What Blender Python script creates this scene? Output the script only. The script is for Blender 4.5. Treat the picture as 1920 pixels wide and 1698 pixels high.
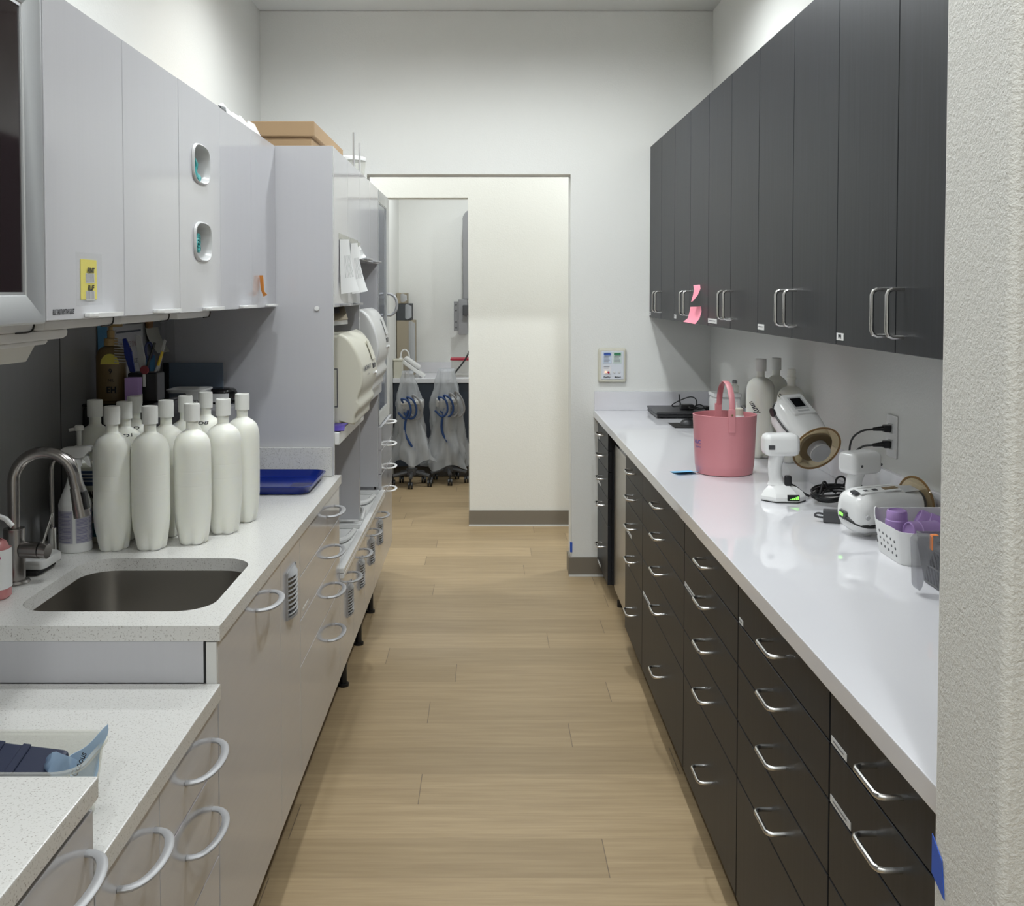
import bpy, bmesh, math, random
from mathutils import Vector, Matrix
random.seed(7)
for _o in list(bpy.data.objects): bpy.data.objects.remove(_o)
SC = bpy.context.scene
COL = SC.collection
PI = math.pi

# ------------------------------------------------------------ camera, world, exposure, lights
cam_d = bpy.data.cameras.new('camera'); cam = bpy.data.objects.new('camera', cam_d); COL.objects.link(cam)
cam.location = (0, 0, 1.55); cam.rotation_euler = (math.radians(90 - 2.0), 0, 0)
cam_d.sensor_fit = 'HORIZONTAL'; cam_d.sensor_width = 36; cam_d.lens = 36 * 1930 / 1920
cam_d.shift_x = (960 - 914) / 1920; cam_d.shift_y = -(849 - 617.4) / 1920
cam_d.clip_start = 0.05
SC.camera = cam
SC.view_settings.view_transform = 'Standard'; SC.view_settings.look = 'None'
SC.view_settings.gamma = 1; SC.view_settings.use_curve_mapping = False
SC.view_settings.exposure = -0.78
w = bpy.data.worlds.new('world'); SC.world = w; w.use_nodes = True
w.node_tree.nodes['Background'].inputs[0].default_value = (0.9, 0.95, 1, 1)
w.node_tree.nodes['Background'].inputs[1].default_value = 0.2

def downlight(x, y, z, watts, col=(0.935, 0.985, 1.0), size=0.065, cone=171, blend=.65):
    l = bpy.data.lights.new('downlight', 'SPOT'); l.shadow_soft_size = size
    l.energy = watts; l.color = col; l.spot_size = math.radians(cone); l.spot_blend = blend
    o = bpy.data.objects.new('downlight', l); COL.objects.link(o); o.location = (x, y, z - 0.012)
    return o
H = 3.075                                          # ceiling height
for yy in (0.75, 2.55, 4.35):
    k_ = .75 if yy < 1 else 1.12 if yy > 4 else 1
    downlight(-0.45, yy, H, 100 * k_); downlight(0.45, yy, H, 150 * k_)
downlight(0.0, -1.4, H, 250)  # unseen lamp behind the camera, added for fill and reflections
downlight(-0.1, 6.28, H, 45); downlight(1.3, 6.28, H, 170); downlight(-1.5, 6.28, H, 170)  # unseen hall lamps, side pair added to light the wall evenly
downlight(-0.15, 8.0, H, 150); downlight(1.3, 8.0, H, 90)

# ------------------------------------------------------------ materials
MATS = {}
def mat(name, color, rough=0.5, metal=0.0, **kw):
    if name in MATS: return MATS[name]
    m = bpy.data.materials.new(name); m.use_nodes = True
    b = m.node_tree.nodes['Principled BSDF']
    b.inputs['Base Color'].default_value = (*color, 1); b.inputs['Roughness'].default_value = rough
    b.inputs['Metallic'].default_value = metal
    for k, v in kw.items():
        k = k.replace('_', ' ')
        b.inputs[k].default_value = v
    MATS[name] = m
    return m
class NT:
    def __init__(s, m): s.m = m; s.t = m.node_tree; s.b = s.t.nodes['Principled BSDF']
    def n(s, typ, **kw):
        nd = s.t.nodes.new(typ)
        for k, v in kw.items():
            if k.startswith('i_'):
                key = k[2:]; key = int(key) if key.isdigit() else key.replace('_', ' ')
                nd.inputs[key].default_value = v
            else: setattr(nd, k, v)
        return nd
    def l(s, a, b): s.t.links.new(a, b)
    def math(s, op, a, b=None):
        nd = s.n('ShaderNodeMath', operation=op)
        for i, q in enumerate((a, b)):
            if q is None: continue
            if isinstance(q, (int, float)): nd.inputs[i].default_value = q
            else: s.l(q, nd.inputs[i])
        return nd.outputs[0]
    def coords(s, scale=(1, 1, 1)):
        tc = s.n('ShaderNodeTexCoord'); mp = s.n('ShaderNodeMapping'); mp.inputs['Scale'].default_value = scale
        s.l(tc.outputs['Object'], mp.inputs[0]); return mp.outputs[0]
    def noise(s, vec, scale, detail=3, rough=.5):
        nd = s.n('ShaderNodeTexNoise'); nd.inputs['Scale'].default_value = scale; nd.inputs['Detail'].default_value = detail
        nd.inputs['Roughness'].default_value = rough; s.l(vec, nd.inputs['Vector']); return nd.outputs['Fac']
    def ramp(s, fac, stops):
        nd = s.n('ShaderNodeValToRGB'); cr = nd.color_ramp
        while len(cr.elements) < len(stops): cr.elements.new(0.5)
        for e, (p, c) in zip(cr.elements, stops): e.position = p; e.color = (*c, 1)
        s.l(fac, nd.inputs[0]); return nd.outputs[0]
    def mix(s, fac, a, b, typ='MIX'):
        nd = s.n('ShaderNodeMix', data_type='RGBA', blend_type=typ)
        for sock, q in ((nd.inputs[0], fac), (nd.inputs[6], a), (nd.inputs[7], b)):
            if isinstance(q, (int, float)): sock.default_value = q
            elif isinstance(q, tuple): sock.default_value = (*q, 1)
            else: s.l(q, sock)
        return nd.outputs[2]
    def bump(s, h, strength, dist=.002):
        nd = s.n('ShaderNodeBump'); nd.inputs['Strength'].default_value = strength; nd.inputs['Distance'].default_value = dist
        s.l(h, nd.inputs['Height']); s.l(nd.outputs[0], s.b.inputs['Normal'])
    def col(s, c): s.l(c, s.b.inputs['Base Color'])

def paint(name, c, scale, strength):
    m = mat(name, c, .6); t = NT(m); v = t.coords()
    t.bump(t.noise(v, scale, 3, .6), strength, .004); return m
M_WALL = paint('wall_paint', (.80, .80, .77), 120, .22)
M_WALLNEAR = paint('wall_paint_textured', (.75, .74, .70), 190, .55)
M_WALLHALL = paint('wall_paint_cream', (.79, .78, .735), 120, .2)
M_CEIL = paint('ceiling_paint', (.78, .78, .76), 90, .2)

def floor_mat():
    m = mat('oak_plank_floor', (.4, .3, .2), .42); t = NT(m)
    tc = t.n('ShaderNodeTexCoord'); sp = t.n('ShaderNodeSeparateXYZ'); t.l(tc.outputs['Object'], sp.inputs[0])
    X, Y = sp.outputs[0], sp.outputs[1]
    ry = t.math('DIVIDE', t.math('SUBTRACT', Y, 2.68 - 19.7), .197)
    row = t.math('FLOOR', ry); fy = t.math('FRACT', ry)
    wn = t.n('ShaderNodeTexWhiteNoise', noise_dimensions='1D'); t.l(row, wn.inputs['W'])
    rx = t.math('DIVIDE', t.math('ADD', t.math('ADD', X, 20), t.math('MULTIPLY', wn.outputs[0], 1.22)), 1.22)
    colm = t.math('FLOOR', rx); fx = t.math('FRACT', rx)
    cid = t.n('ShaderNodeCombineXYZ'); t.l(row, cid.inputs[0]); t.l(colm, cid.inputs[1])
    w2 = t.n('ShaderNodeTexWhiteNoise', noise_dimensions='3D'); t.l(cid.outputs[0], w2.inputs['Vector'])
    # grain, stretched along X and shifted per plank
    cv = t.n('ShaderNodeCombineXYZ'); t.l(t.math('MULTIPLY', X, 1.6), cv.inputs[0]); t.l(t.math('MULTIPLY', Y, 26), cv.inputs[1])
    t.l(t.math('MULTIPLY', w2.outputs[0], 40), cv.inputs[2])
    g = t.noise(cv.outputs[0], 1.6, 5, .6)
    cv2 = t.n('ShaderNodeCombineXYZ'); t.l(t.math('MULTIPLY', X, 5), cv2.inputs[0]); t.l(t.math('MULTIPLY', Y, 170), cv2.inputs[1])
    t.l(t.math('MULTIPLY', w2.outputs[0], 13), cv2.inputs[2])
    g2 = t.noise(cv2.outputs[0], 1.0, 3, .6)
    cv3 = t.n('ShaderNodeCombineXYZ'); t.l(t.math('MULTIPLY', X, 3.2), cv3.inputs[0]); t.l(t.math('MULTIPLY', Y, 16), cv3.inputs[1])
    t.l(t.math('MULTIPLY', w2.outputs[0], 77), cv3.inputs[2])
    kn = t.noise(cv3.outputs[0], 1.0, 2, .5)
    base = t.ramp(w2.outputs[0], [(0, (.385, .285, .163)), (.5, (.435, .322, .185)), (1, (.485, .362, .212))])
    c = t.mix(t.ramp(g, [(.32, (0, 0, 0)), (.72, (1, 1, 1))]), t.mix(1.0, base, (.78, .76, .73), 'MULTIPLY'), base)
    c = t.mix(t.ramp(g2, [(.30, (.35, .35, .35)), (.55, (0, 0, 0))]), c, (.29, .20, .12))
    c = t.mix(t.ramp(kn, [(.74, (0, 0, 0)), (.84, (.6, .6, .6))]), c, (.24, .165, .10))
    e1 = t.math('LESS_THAN', fy, .012); e2 = t.math('LESS_THAN', fx, .0022)
    c = t.mix(t.math('MULTIPLY', e1, .22), c, (.2, .14, .09))
    c = t.mix(t.math('MULTIPLY', e2, .75), c, (.10, .07, .05))
    t.col(c); t.bump(g2, .05, .001)
    return m
M_FLOOR = floor_mat()

def laminate(name, c, rough, amp=.05, axis='z', spec=.5):
    m = mat(name, c, rough); t = NT(m)
    sc = (90, 90, 2.5) if axis == 'z' else (90, 2.5, 90)
    f = t.noise(t.coords(sc), 1.0, 4, .6)
    lo = tuple(q * (1 - amp) for q in c); hi = tuple(min(1, q * (1 + amp)) for q in c)
    t.col(t.ramp(f, [(.3, lo), (.7, hi)])); t.b.inputs['Specular IOR Level'].default_value = spec; return m
M_LAM = laminate('grey_laminate', (.55, .547, .572), .10, .008)
M_LAMLOW = laminate('grey_laminate_base', (.55, .545, .565), .07, .012, 'y')
M_LAMEDGE = mat('pale_edge_band', (.72, .72, .70), .35)
M_BACKPANEL = laminate('grey_back_panel', (.26, .26, .26), .35, .03)
M_CHAR = laminate('charcoal_wood_laminate', (.0165, .018, .0225), .42, .28, spec=.26)
M_CHARIN = mat('charcoal_carcass', (.012, .013, .018), .6)
M_GAP = mat('dark_gap', (.02, .02, .02), .8)
M_TOE = mat('toe_kick', (.10, .085, .07), .6)
M_QWHITE = mat('white_quartz', (.76, .755, .785), .035, Specular_IOR_Level=.85)
M_QEDGE = M_QWHITE
def speck():
    m = mat('speckled_quartz', (.76, .75, .72), .22); t = NT(m); v = t.coords()
    f = t.noise(v, 330, 2, .5); f2 = t.noise(v, 170, 2, .6)
    c = t.mix(t.ramp(f, [(.60, (0, 0, 0)), (.70, (1, 1, 1))]), (.70, .69, .665), (.38, .36, .33))
    c = t.mix(t.ramp(f2, [(.62, (0, 0, 0)), (.72, (.7, .7, .7))]), c, (.50, .48, .45))
    t.col(c); return m
M_SPECK = speck()
M_STEEL = mat('brushed_steel', (.55, .53, .50), .28, 1.0)
M_SINK = mat('sink_steel', (.42, .40, .37), .33, 1.0)
M_FAUCET = mat('faucet_steel', (.36, .34, .33), .24, 1.0)
M_SATIN = mat('satin_nickel', (.62, .61, .59), .26, 1.0)
M_ALU = mat('anodised_aluminium', (.58, .59, .60), .42, .75)
M_BOW = mat('grey_handle_plastic', (.40, .40, .41), .38, .2)
M_DGLASS = mat('dark_glass', (.018, .010, .012), .06)
M_BGLASS = mat('blue_grey_glass', (.10, .12, .17), .1)
M_HDPE = mat('milky_plastic', (.85, .85, .78), .38, Subsurface_Weight=.35, Subsurface_Radius=(.03, .028, .02), Subsurface_Scale=.6)
M_CAP = mat('white_cap_plastic', (.80, .80, .77), .4)
M_WHITE = mat('white_plastic', (.82, .82, .81), .22)
M_WHITEM = mat('white_matte_plastic', (.78, .78, .77), .45)
M_CREAM = mat('cream_plastic', (.66, .64, .54), .3)
M_GREYW = mat('grey_white_plastic', (.66, .66, .65), .3)
M_PINK = mat('pink_plastic', (.62, .245, .27), .38)
M_BLACK = mat('black_plastic', (.012, .012, .013), .38)
M_BLACKG = mat('black_gloss', (.008, .008, .009), .12)
M_RUBBER = mat('rubber', (.02, .02, .02), .7)
M_DGREY = mat('dark_grey_plastic', (.07, .07, .075), .45)
M_GREY = mat('mid_grey_plastic', (.28, .28, .29), .4)
M_LGREY = mat('light_grey_plastic', (.48, .48, .48), .4)
M_BLUE = mat('cobalt_plastic', (.008, .022, .19), .16)
M_PURPLE = mat('lilac_plastic', (.46, .30, .62), .35)
M_PURPLED = mat('violet_tray', (.075, .045, .30), .45)
M_PAPER = mat('paper', (.78, .78, .77), .7)
M_TOWEL = mat('towel_paper', (.70, .69, .65), .8)
M_PINKNOTE = mat('pink_note_paper', (.85, .28, .36), .7)
M_ORNOTE = mat('orange_note_paper', (.85, .33, .06), .7)
M_YELLOW = mat('yellow_paper', (.78, .68, .13), .6)
M_CYAN = mat('cyan_note_paper', (.16, .50, .80), .6)
M_BLUEPAPER = mat('blue_paper', (.07, .25, .42), .7)
M_BLUETAPE = mat('blue_tape', (.03, .11, .55), .5)
M_CARD = mat('cardboard', (.40, .27, .15), .8)
M_CARD2 = mat('beige_carton', (.36, .31, .23), .75)
M_TEAL = mat('teal_nitrile', (.02, .30, .30), .5)
M_TEALD = mat('dark_teal_nitrile', (.01, .12, .13), .55)
M_BASE = mat('taupe_baseboard', (.20, .175, .14), .5)
M_INK = mat('black_ink', (.015, .015, .02), .7)
M_INKGREY = mat('grey_ink', (.22, .22, .24), .7)
M_INKBLUE = mat('blue_ink', (.06, .08, .35), .6)
M_INKPINK = mat('pink_ink', (.55, .05, .18), .6)
M_NAVY = mat('navy_laminate', (.035, .045, .065), .4)
M_GOLD = mat('gold_brown_plastic', (.20, .135, .06), .35)
M_GOLDCAP = mat('gold_cap', (.45, .30, .12), .35)
M_SOAP = mat('pink_soap', (.75, .30, .30), .25, Transmission_Weight=.35)
M_GREEN = mat('green_ink', (.05, .30, .10), .6)
M_RED = mat('red_plastic', (.45, .02, .05), .4)
M_BOARD = mat('slate_blue_board', (.17, .215, .28), .5)
M_ORANGE = mat('orange_plastic', (.90, .28, .08), .4)
M_TAN = mat('brown_clip', (.30, .15, .05), .5)
M_LABELBLUE = mat('periwinkle_label', (.24, .23, .36), .5)
M_LABELGREY = mat('lavender_label', (.44, .43, .50), .5)
M_NAVYLBL = mat('navy_label', (.02, .05, .13), .5)
M_JUG = mat('pale_jug_plastic', (.55, .55, .46), .35)
def emis(name, c, s):
    m = mat(name, c, .4); b = m.node_tree.nodes['Principled BSDF']
    b.inputs['Emission Color'].default_value = (*c, 1); b.inputs['Emission Strength'].default_value = s; return m
M_LEDG = emis('green_led', (.30, 1, .12), 1.6)
M_LEDO = emis('amber_led', (1, .55, .35), 1.5)
def clear(name, tint, alpha, rough=.08, white=(.8, .8, .8)):
    """thin clear plastic: mostly see-through, a little milky, glossy"""
    m = bpy.data.materials.new(name); m.use_nodes = True; t = m.node_tree; t.nodes.clear()
    out = t.nodes.new('ShaderNodeOutputMaterial'); tr = t.nodes.new('ShaderNodeBsdfTransparent'); tr.inputs[0].default_value = (*tint, 1)
    pr = t.nodes.new('ShaderNodeBsdfPrincipled'); pr.inputs['Base Color'].default_value = (*white, 1); pr.inputs['Roughness'].default_value = rough
    mx = t.nodes.new('ShaderNodeMixShader'); mx.inputs[0].default_value = alpha
    t.links.new(tr.outputs[0], mx.inputs[1]); t.links.new(pr.outputs[0], mx.inputs[2]); t.links.new(mx.outputs[0], out.inputs[0])
    MATS[name] = m; return m
M_BAG = clear('clear_bag_film', (.95, .96, .97), .36, .12, (.74, .76, .79))
M_CLEARBOX = clear('clear_tub_plastic', (.95, .95, .92), .28, .15, (.78, .78, .74))
M_ACRYL = clear('clear_acrylic', (.97, .98, .98), .08, .05, (.85, .88, .88))
M_SMOKE = clear('smoky_plastic', (.80, .80, .82), .36, .15, (.36, .36, .37))
M_AMBER = clear('amber_acrylic', (.95, .89, .74), .20, .06, (.42, .31, .19))
M_AMBERRIM = clear('amber_rim', (.80, .64, .42), .45, .08, (.30, .19, .09))
M_POUCH = clear('pouch_film', (.78, .88, .97), .55, .12, (.50, .66, .85))

# ------------------------------------------------------------ geometry builder
ORG = {}
class B:
    def __init__(s): s.bm = bmesh.new()
    def _bev(s, geom, bev, seg):
        if bev > 0:
            ed = [e for e in {e for f in geom for e in f.edges}]
            bmesh.ops.bevel(s.bm, geom=ed, offset=bev, segments=seg, profile=.5, affect='EDGES')
    def box(s, x0, x1, y0, y1, z0, z1, bev=0, seg=2, mtx=None):
        vs = [s.bm.verts.new((x, y, z)) for x in (x0, x1) for y in (y0, y1) for z in (z0, z1)]
        idx = [(0, 1, 3, 2), (4, 6, 7, 5), (0, 4, 5, 1), (2, 3, 7, 6), (0, 2, 6, 4), (1, 5, 7, 3)]
        if mtx is not None:
            for v in vs: v.co = mtx @ v.co
        fs = [s.bm.faces.new([vs[i] for i in q]) for q in idx]
        s._bev(fs, bev, seg); return s
    def ring_loft(s, rings, cap0=True, cap1=True, closed=True):
        R = [[s.bm.verts.new(p) for p in r] for r in rings]; n = len(R[0])
        for a, b in zip(R, R[1:]):
            for i in range(n if closed else n - 1):
                j = (i + 1) % n
                try: s.bm.faces.new((a[i], a[j], b[j], b[i]))
                except ValueError: pass
        if cap0: s.bm.faces.new(list(reversed(R[0])))
        if cap1: s.bm.faces.new(R[-1])
        return s
    def lathe(s, prof, c=(0, 0, 0), seg=24, mtx=None, mod=None, cap0=True, cap1=True):
        rings = []
        for r, h in prof:
            ring = []
            for i in range(seg):
                a = 2 * PI * i / seg; rr = r * (mod(a, h) if mod else 1)
                p = Vector((rr * math.cos(a), rr * math.sin(a), h))
                if mtx is not None: p = mtx @ p
                ring.append(p + Vector(c))
            rings.append(ring)
        return s.ring_loft(rings, cap0, cap1)
    def cyl(s, p0, p1, r0, r1=None, seg=20):
        p0, p1 = Vector(p0), Vector(p1); d = p1 - p0; r1 = r0 if r1 is None else r1
        q = d.to_track_quat('Z', 'Y').to_matrix()
        return s.lathe([(r0, 0), (r1, d.length)], p0, seg, q)
    def tube(s, pts, r, seg=10, closed=False, smooth=0, sq=(1, 1), up=None):
        P = [Vector(p) for p in pts]
        for _ in range(smooth):
            Q = []
            n = len(P)
            rng = range(n if closed else n - 1)
            if not closed: Q.append(P[0])
            for i in rng:
                a, b = P[i], P[(i + 1) % n]
                Q += [a.lerp(b, .25), a.lerp(b, .75)]
            if not closed: Q.append(P[-1])
            P = Q
        n = len(P); rings = []; nrm = None
        for i in range(n):
            if closed: t = P[(i + 1) % n] - P[i - 1]
            else: t = P[min(i + 1, n - 1)] - P[max(i - 1, 0)]
            t.normalize()
            if up is not None:
                nrm = Vector(up); nrm = (nrm - t * nrm.dot(t)).normalized()
            elif nrm is None:
                nrm = t.orthogonal().normalized()
            else: nrm = (nrm - t * nrm.dot(t)).normalized()
            bi = t.cross(nrm); rr = r[i * (len(r) - 1) // max(1, n - 1)] if isinstance(r, (list, tuple)) else r
            rings.append([P[i] + nrm * (rr * sq[0] * math.cos(2 * PI * k / seg)) + bi * (rr * sq[1] * math.sin(2 * PI * k / seg)) for k in range(seg)])
        if closed:
            rings.append(rings[0]); s.ring_loft(rings, False, False)
        else: s.ring_loft(rings)
        return s
    def prism(s, poly, vec, bev=0, seg=2):
        """poly: list of 3D points (planar), extruded by vec"""
        v = Vector(vec); n = len(poly)
        a = [s.bm.verts.new(p) for p in poly]; b = [s.bm.verts.new(Vector(p) + v) for p in poly]
        fs = [s.bm.faces.new(list(reversed(a))), s.bm.faces.new(b)]
        for i in range(n):
            j = (i + 1) % n; fs.append(s.bm.faces.new((a[i], a[j], b[j], b[i])))
        s._bev(fs, bev, seg); return s
    def sheet(s, grid, th=0.0008):
        """grid of points -> sheet with thickness"""
        nr, nc = len(grid), len(grid[0])
        V = [[s.bm.verts.new(p) for p in row] for row in grid]
        fs = []
        for i in range(nr - 1):
            for j in range(nc - 1): fs.append(s.bm.faces.new((V[i][j], V[i][j + 1], V[i + 1][j + 1], V[i + 1][j])))
        bmesh.ops.recalc_face_normals(s.bm, faces=fs)
        bmesh.ops.solidify(s.bm, geom=fs, thickness=th); return s
    def tri(s, *pts):
        s.bm.faces.new([s.bm.verts.new(p) for p in pts]); return s
    def out(s, name, m, parent=None, ang=35, kind=None):
        bm = s.bm
        bmesh.ops.remove_doubles(bm, verts=bm.verts, dist=1e-6)
        bmesh.ops.recalc_face_normals(bm, faces=bm.faces)
        me = bpy.data.meshes.new(name)
        if parent is not None: org = Vector(ORG.get(parent.name, (0, 0, 0)))
        elif kind == 'structure': org = Vector((0, 0, 0))
        else:
            xs = [v.co.x for v in bm.verts]; ys = [v.co.y for v in bm.verts]; zs = [v.co.z for v in bm.verts]
            org = Vector(((min(xs) + max(xs)) / 2, (min(ys) + max(ys)) / 2, min(zs)))
        bmesh.ops.translate(bm, verts=bm.verts, vec=-org)
        for f in bm.faces: f.smooth = True
        bm.to_mesh(me); bm.free()
        me.set_sharp_from_angle(angle=math.radians(ang))
        for mm in (m if isinstance(m, (list, tuple)) else [m]): me.materials.append(mm)
        o = bpy.data.objects.new(name, me); COL.objects.link(o)
        if parent is not None: o.parent = parent
        else: o.location = org
        wnm = o.modifiers.new('weighted_normal', 'WEIGHTED_NORMAL'); wnm.keep_sharp = True; wnm.weight = 60
        if kind: o['kind'] = kind
        ORG[o.name] = tuple(org); return o

def tag(o, label, cat, group=None):
    o['label'] = label; o['category'] = cat
    if group: o['group'] = group
    return o
def thing(name, label, cat, loc, group=None):
    o = bpy.data.objects.new(name, None); COL.objects.link(o); o.location = loc; o.empty_display_size = .02
    ORG[o.name] = tuple(loc); return tag(o, label, cat, group)
def struct(b, name, m): return b.out(name, m, None, kind='structure')
def kids(o): return [c for c in bpy.data.objects if c.parent == o]
def dup(root, loc, rz=0, label=None, group=None, sc=None):
    r = root.copy(); COL.objects.link(r); r.location = loc; r.rotation_euler = (0, 0, rz)
    if sc: r.scale = sc
    if label: r['label'] = label
    if group: r['group'] = group
    ORG[r.name] = tuple(loc)
    for ch in kids(root):
        c = ch.copy(); COL.objects.link(c); c.parent = r
        for g in kids(ch):
            d = g.copy(); COL.objects.link(d); d.parent = c
    return r
FACE = {'+X': ((0, 1, 0), (0, 0, 1), (1, 0, 0)), '-X': ((0, -1, 0), (0, 0, 1), (-1, 0, 0)),
        '-Y': ((1, 0, 0), (0, 0, 1), (0, -1, 0)), '+Z': ((1, 0, 0), (0, 1, 0), (0, 0, 1))}
def text_mesh(s, size, align='CENTER', bold=0.0, shear=0.0):
    cu = bpy.data.curves.new('lettering', 'FONT'); cu.body = s; cu.size = size; cu.align_x = align; cu.align_y = 'CENTER'
    cu.offset = bold; cu.shear = shear; cu.resolution_u = 3
    o = bpy.data.objects.new('lettering', cu); COL.objects.link(o)
    bpy.context.view_layer.update()
    me = bpy.data.meshes.new_from_object(o.evaluated_get(bpy.context.evaluated_depsgraph_get()))
    bpy.data.objects.remove(o); bpy.data.curves.remove(cu); return me
def text(s, size, m, parent, pos, face='-Y', stretch=1.0, align='CENTER', bold=0.0, shear=0.0, fn=None, name='lettering', roll=0.0):
    me = text_mesh(s, size, align, bold, shear); me.name = name
    org = Vector(ORG.get(parent.name, (0, 0, 0)))
    ax = [Vector(a) for a in (FACE[face] if isinstance(face, str) else face)]
    cr, sr = math.cos(roll), math.sin(roll)
    for v in me.vertices:
        x, y = v.co.x * stretch, v.co.y
        x, y = x * cr - y * sr, x * sr + y * cr
        if fn: v.co = Vector(fn(x, y)) - org
        else: v.co = Vector(pos) + ax[0] * x + ax[1] * y + ax[2] * .0006 - org
    me.materials.append(m)
    o = bpy.data.objects.new(name, me); COL.objects.link(o); o.parent = parent; ORG[o.name] = tuple(org)
    return o
def lines(b, pos, face, w, h, n, jitter=.3, th=.0006):
    """rows of unreadable fine print as thin bars on a face"""
    ax = [Vector(a) for a in FACE[face]]
    for i in range(n):
        ww = w * (1 - random.random() * jitter); yy = h / 2 - (i + .5) * h / n; hh = h / n * .36
        p = Vector(pos) + ax[1] * yy - ax[0] * (w / 2) + ax[2] * .0002
        b.prism([p, p + ax[0] * ww, p + ax[0] * ww + ax[1] * hh, p + ax[1] * hh], ax[2] * th)
    return b

# ------------------------------------------------------------ the setting
struct(B().box(-3.2, 3.2, -3, 9.5, -.06, 0), 'floor', M_FLOOR)
struct(B().box(-3.2, 3.2, -3, 9.5, H, H + .08), 'ceiling', M_CEIL)
struct(B().box(-1.33, -1.229, -3, 5.61, 0, H), 'wall_left', M_WALL)
struct(B().box(1.217, 1.33, 1.287, 5.61, 0, H), 'wall_right', M_WALL)
# partition end beside the camera, rounded corner beads
struct(B().box(.566, 3.2, 1.117, 1.287, 0, H, .012, 3), 'wall_near', M_WALLNEAR)
def wall_opening(y0, y1, xa, xb, zt, x0=-3.2, x1=3.2):
    b = B(); pr = [(x0, 0), (xa, 0), (xa, zt), (xb, zt), (xb, 0), (x1, 0), (x1, H), (x0, H)]
    b.prism([(x, y0, z) for x, z in pr], (0, y1 - y0, 0), .006, 2); return b
struct(wall_opening(5.61, 5.75, -.66, .457, 2.202), 'wall_back', M_WALL)
struct(wall_opening(6.83, 6.97, -.82, -.124, 2.188), 'wall_hall', M_WALLHALL)
struct(B().box(-3.2, 3.2, 9.25, 9.35, 0, H), 'wall_far', M_WALL)
struct(B().box(-.90, -.795, 6.97, 9.25, 0, H), 'wall_far_left', M_WALL)
struct(B().box(-3.2, 3.2, -3.1, -3, 0, H), 'wall_behind', M_WALL)
struct(B().box(3.2, 3.3, -3.1, 9.35, 0, H), 'wall_side_right', M_WALL)
struct(B().box(-3.3, -3.2, -3.1, 9.35, 0, H), 'wall_side_left', M_WALL)
def base(b, x0, x1, y0, y1): return b.box(x0, x1, y0, y1, 0, .104, .003, 2)
bb = B(); base(bb, .447, .69, 5.598, 5.6095); bb.box(.446, .4565, 5.599, 5.75, 0, .104, .003, 2); struct(bb, 'baseboard_back', M_BASE)
bb = B(); base(bb, -.124, 2.6, 6.818, 6.8295); struct(bb, 'baseboard_hall', M_BASE)
bb = B(); bb.box(-.124, 2.6, 6.812, 6.818, 0, .010); bb.box(.447, .69, 5.592, 5.598, 0, .010); struct(bb, 'trim_1', M_LAMEDGE)
# recessed ceiling lamps (above the frame)
for i, (x, y, zz) in enumerate([(sx, yy, H) for yy in (.75, 2.55, 4.35) for sx in (-.45, .45)]):
    t = thing('downlight_fixture', f'round white recessed downlight in the ceiling, {"left" if x < 0 else "right"} row, number {i // 2 + 1} from the camera', 'ceiling light', (x, y, H), 'recessed downlights in the ceiling')
    B().lathe([(.075, -.001), (.098, -.001), (.096, -.009), (.080, -.011), (.075, -.006)], (x, y, H), 28, cap0=False, cap1=False).out('trim_ring', M_WHITEM, t)
    B().lathe([(.074, -.004), (.074, -.001)], (x, y, H), 28).out('lens', emis('lamp_lens', (1, .99, .96), 4), t)

# ------------------------------------------------------------ right-hand run
RX = .602
def pull_bar(b, xf, y, z, L=.102, vert=False, sgn=-1, d=.036, r=.0047):
    h = L / 2; k = .012; pts = []
    prof = [(-h, 0), (-h, d - k), (-h + k * .3, d - k * .3), (-h + k, d), (0, d), (h - k, d), (h - k * .3, d - k * .3), (h, d - k), (h, 0)]
    for a, o in prof: pts.append((xf + sgn * o, y, z + a) if vert else (xf + sgn * o, y + a, z))
    return b.tube(pts, r, 10)
ZB = [.872, .762, .657, .522, .386, .088]
rng_names = {1.2: 'nearest the camera', 0: ''}
def drawer_unit(y0, y1, label, stickers=(), over=None):
    t = thing('base_cabinet', label, 'cabinet', (.9, (y0 + y1) / 2, 0), 'charcoal drawer cabinets under the white worktop')
    B().box(RX + .021, 1.205, y0 + .001, y1 - .001, .088, .875).out('carcass', M_CHARIN, t)
    B().box(.675, 1.19, y0 + .001, y1 - .001, 0, .087).out('toe_kick', M_TOE, t)
    for i in range(5):
        a, c = ZB[i + 1], ZB[i]
        d = B().box(RX, RX + .0205, y0 + .0015, y1 - .0015, a + .0015, c - .0015, .0012, 1).out('drawer', M_CHAR, t)
        pull_bar(B(), RX, (y0 + y1) / 2 - .02, (a + c) / 2 + .003).out('handle', M_SATIN, d)
        for k, off, L in stickers:
            if k == i:
                ye = y1 - off
                s = B().box(RX - .0012, RX, ye - L, ye, a + .004, a + .017).out('label_sticker', M_PAPER, d)
                lines(B(), (RX - .0012, ye - L / 2, a + .0105), '-X', L * .7, .006, 1).out('print', M_INKGREY, t)
    return t
drawer_unit(5.112, 5.590, 'charcoal drawer cabinet against the back wall, beyond the fridge', [(0, .05, .03), (1, .05, .03), (2, .03, .12), (4, .03, .12)])
drawer_unit(3.965, 4.462, 'charcoal drawer cabinet just in front of the fridge', [(1, .05, .03), (2, .05, .15), (3, .09, .04)])
drawer_unit(3.122, 3.962, 'widest charcoal drawer cabinet, under the pink bucket, label strip on a middle drawer', [(3, .02, .20)])
drawer_unit(2.447, 3.119, 'charcoal drawer cabinet under the white handsets, long label strip on its second drawer', [(1, .01, .17)])
drawer_unit(1.786, 2.444, 'charcoal drawer cabinet under the white basket, tiny label on its top drawer', [(0, .012, .035)])
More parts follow.
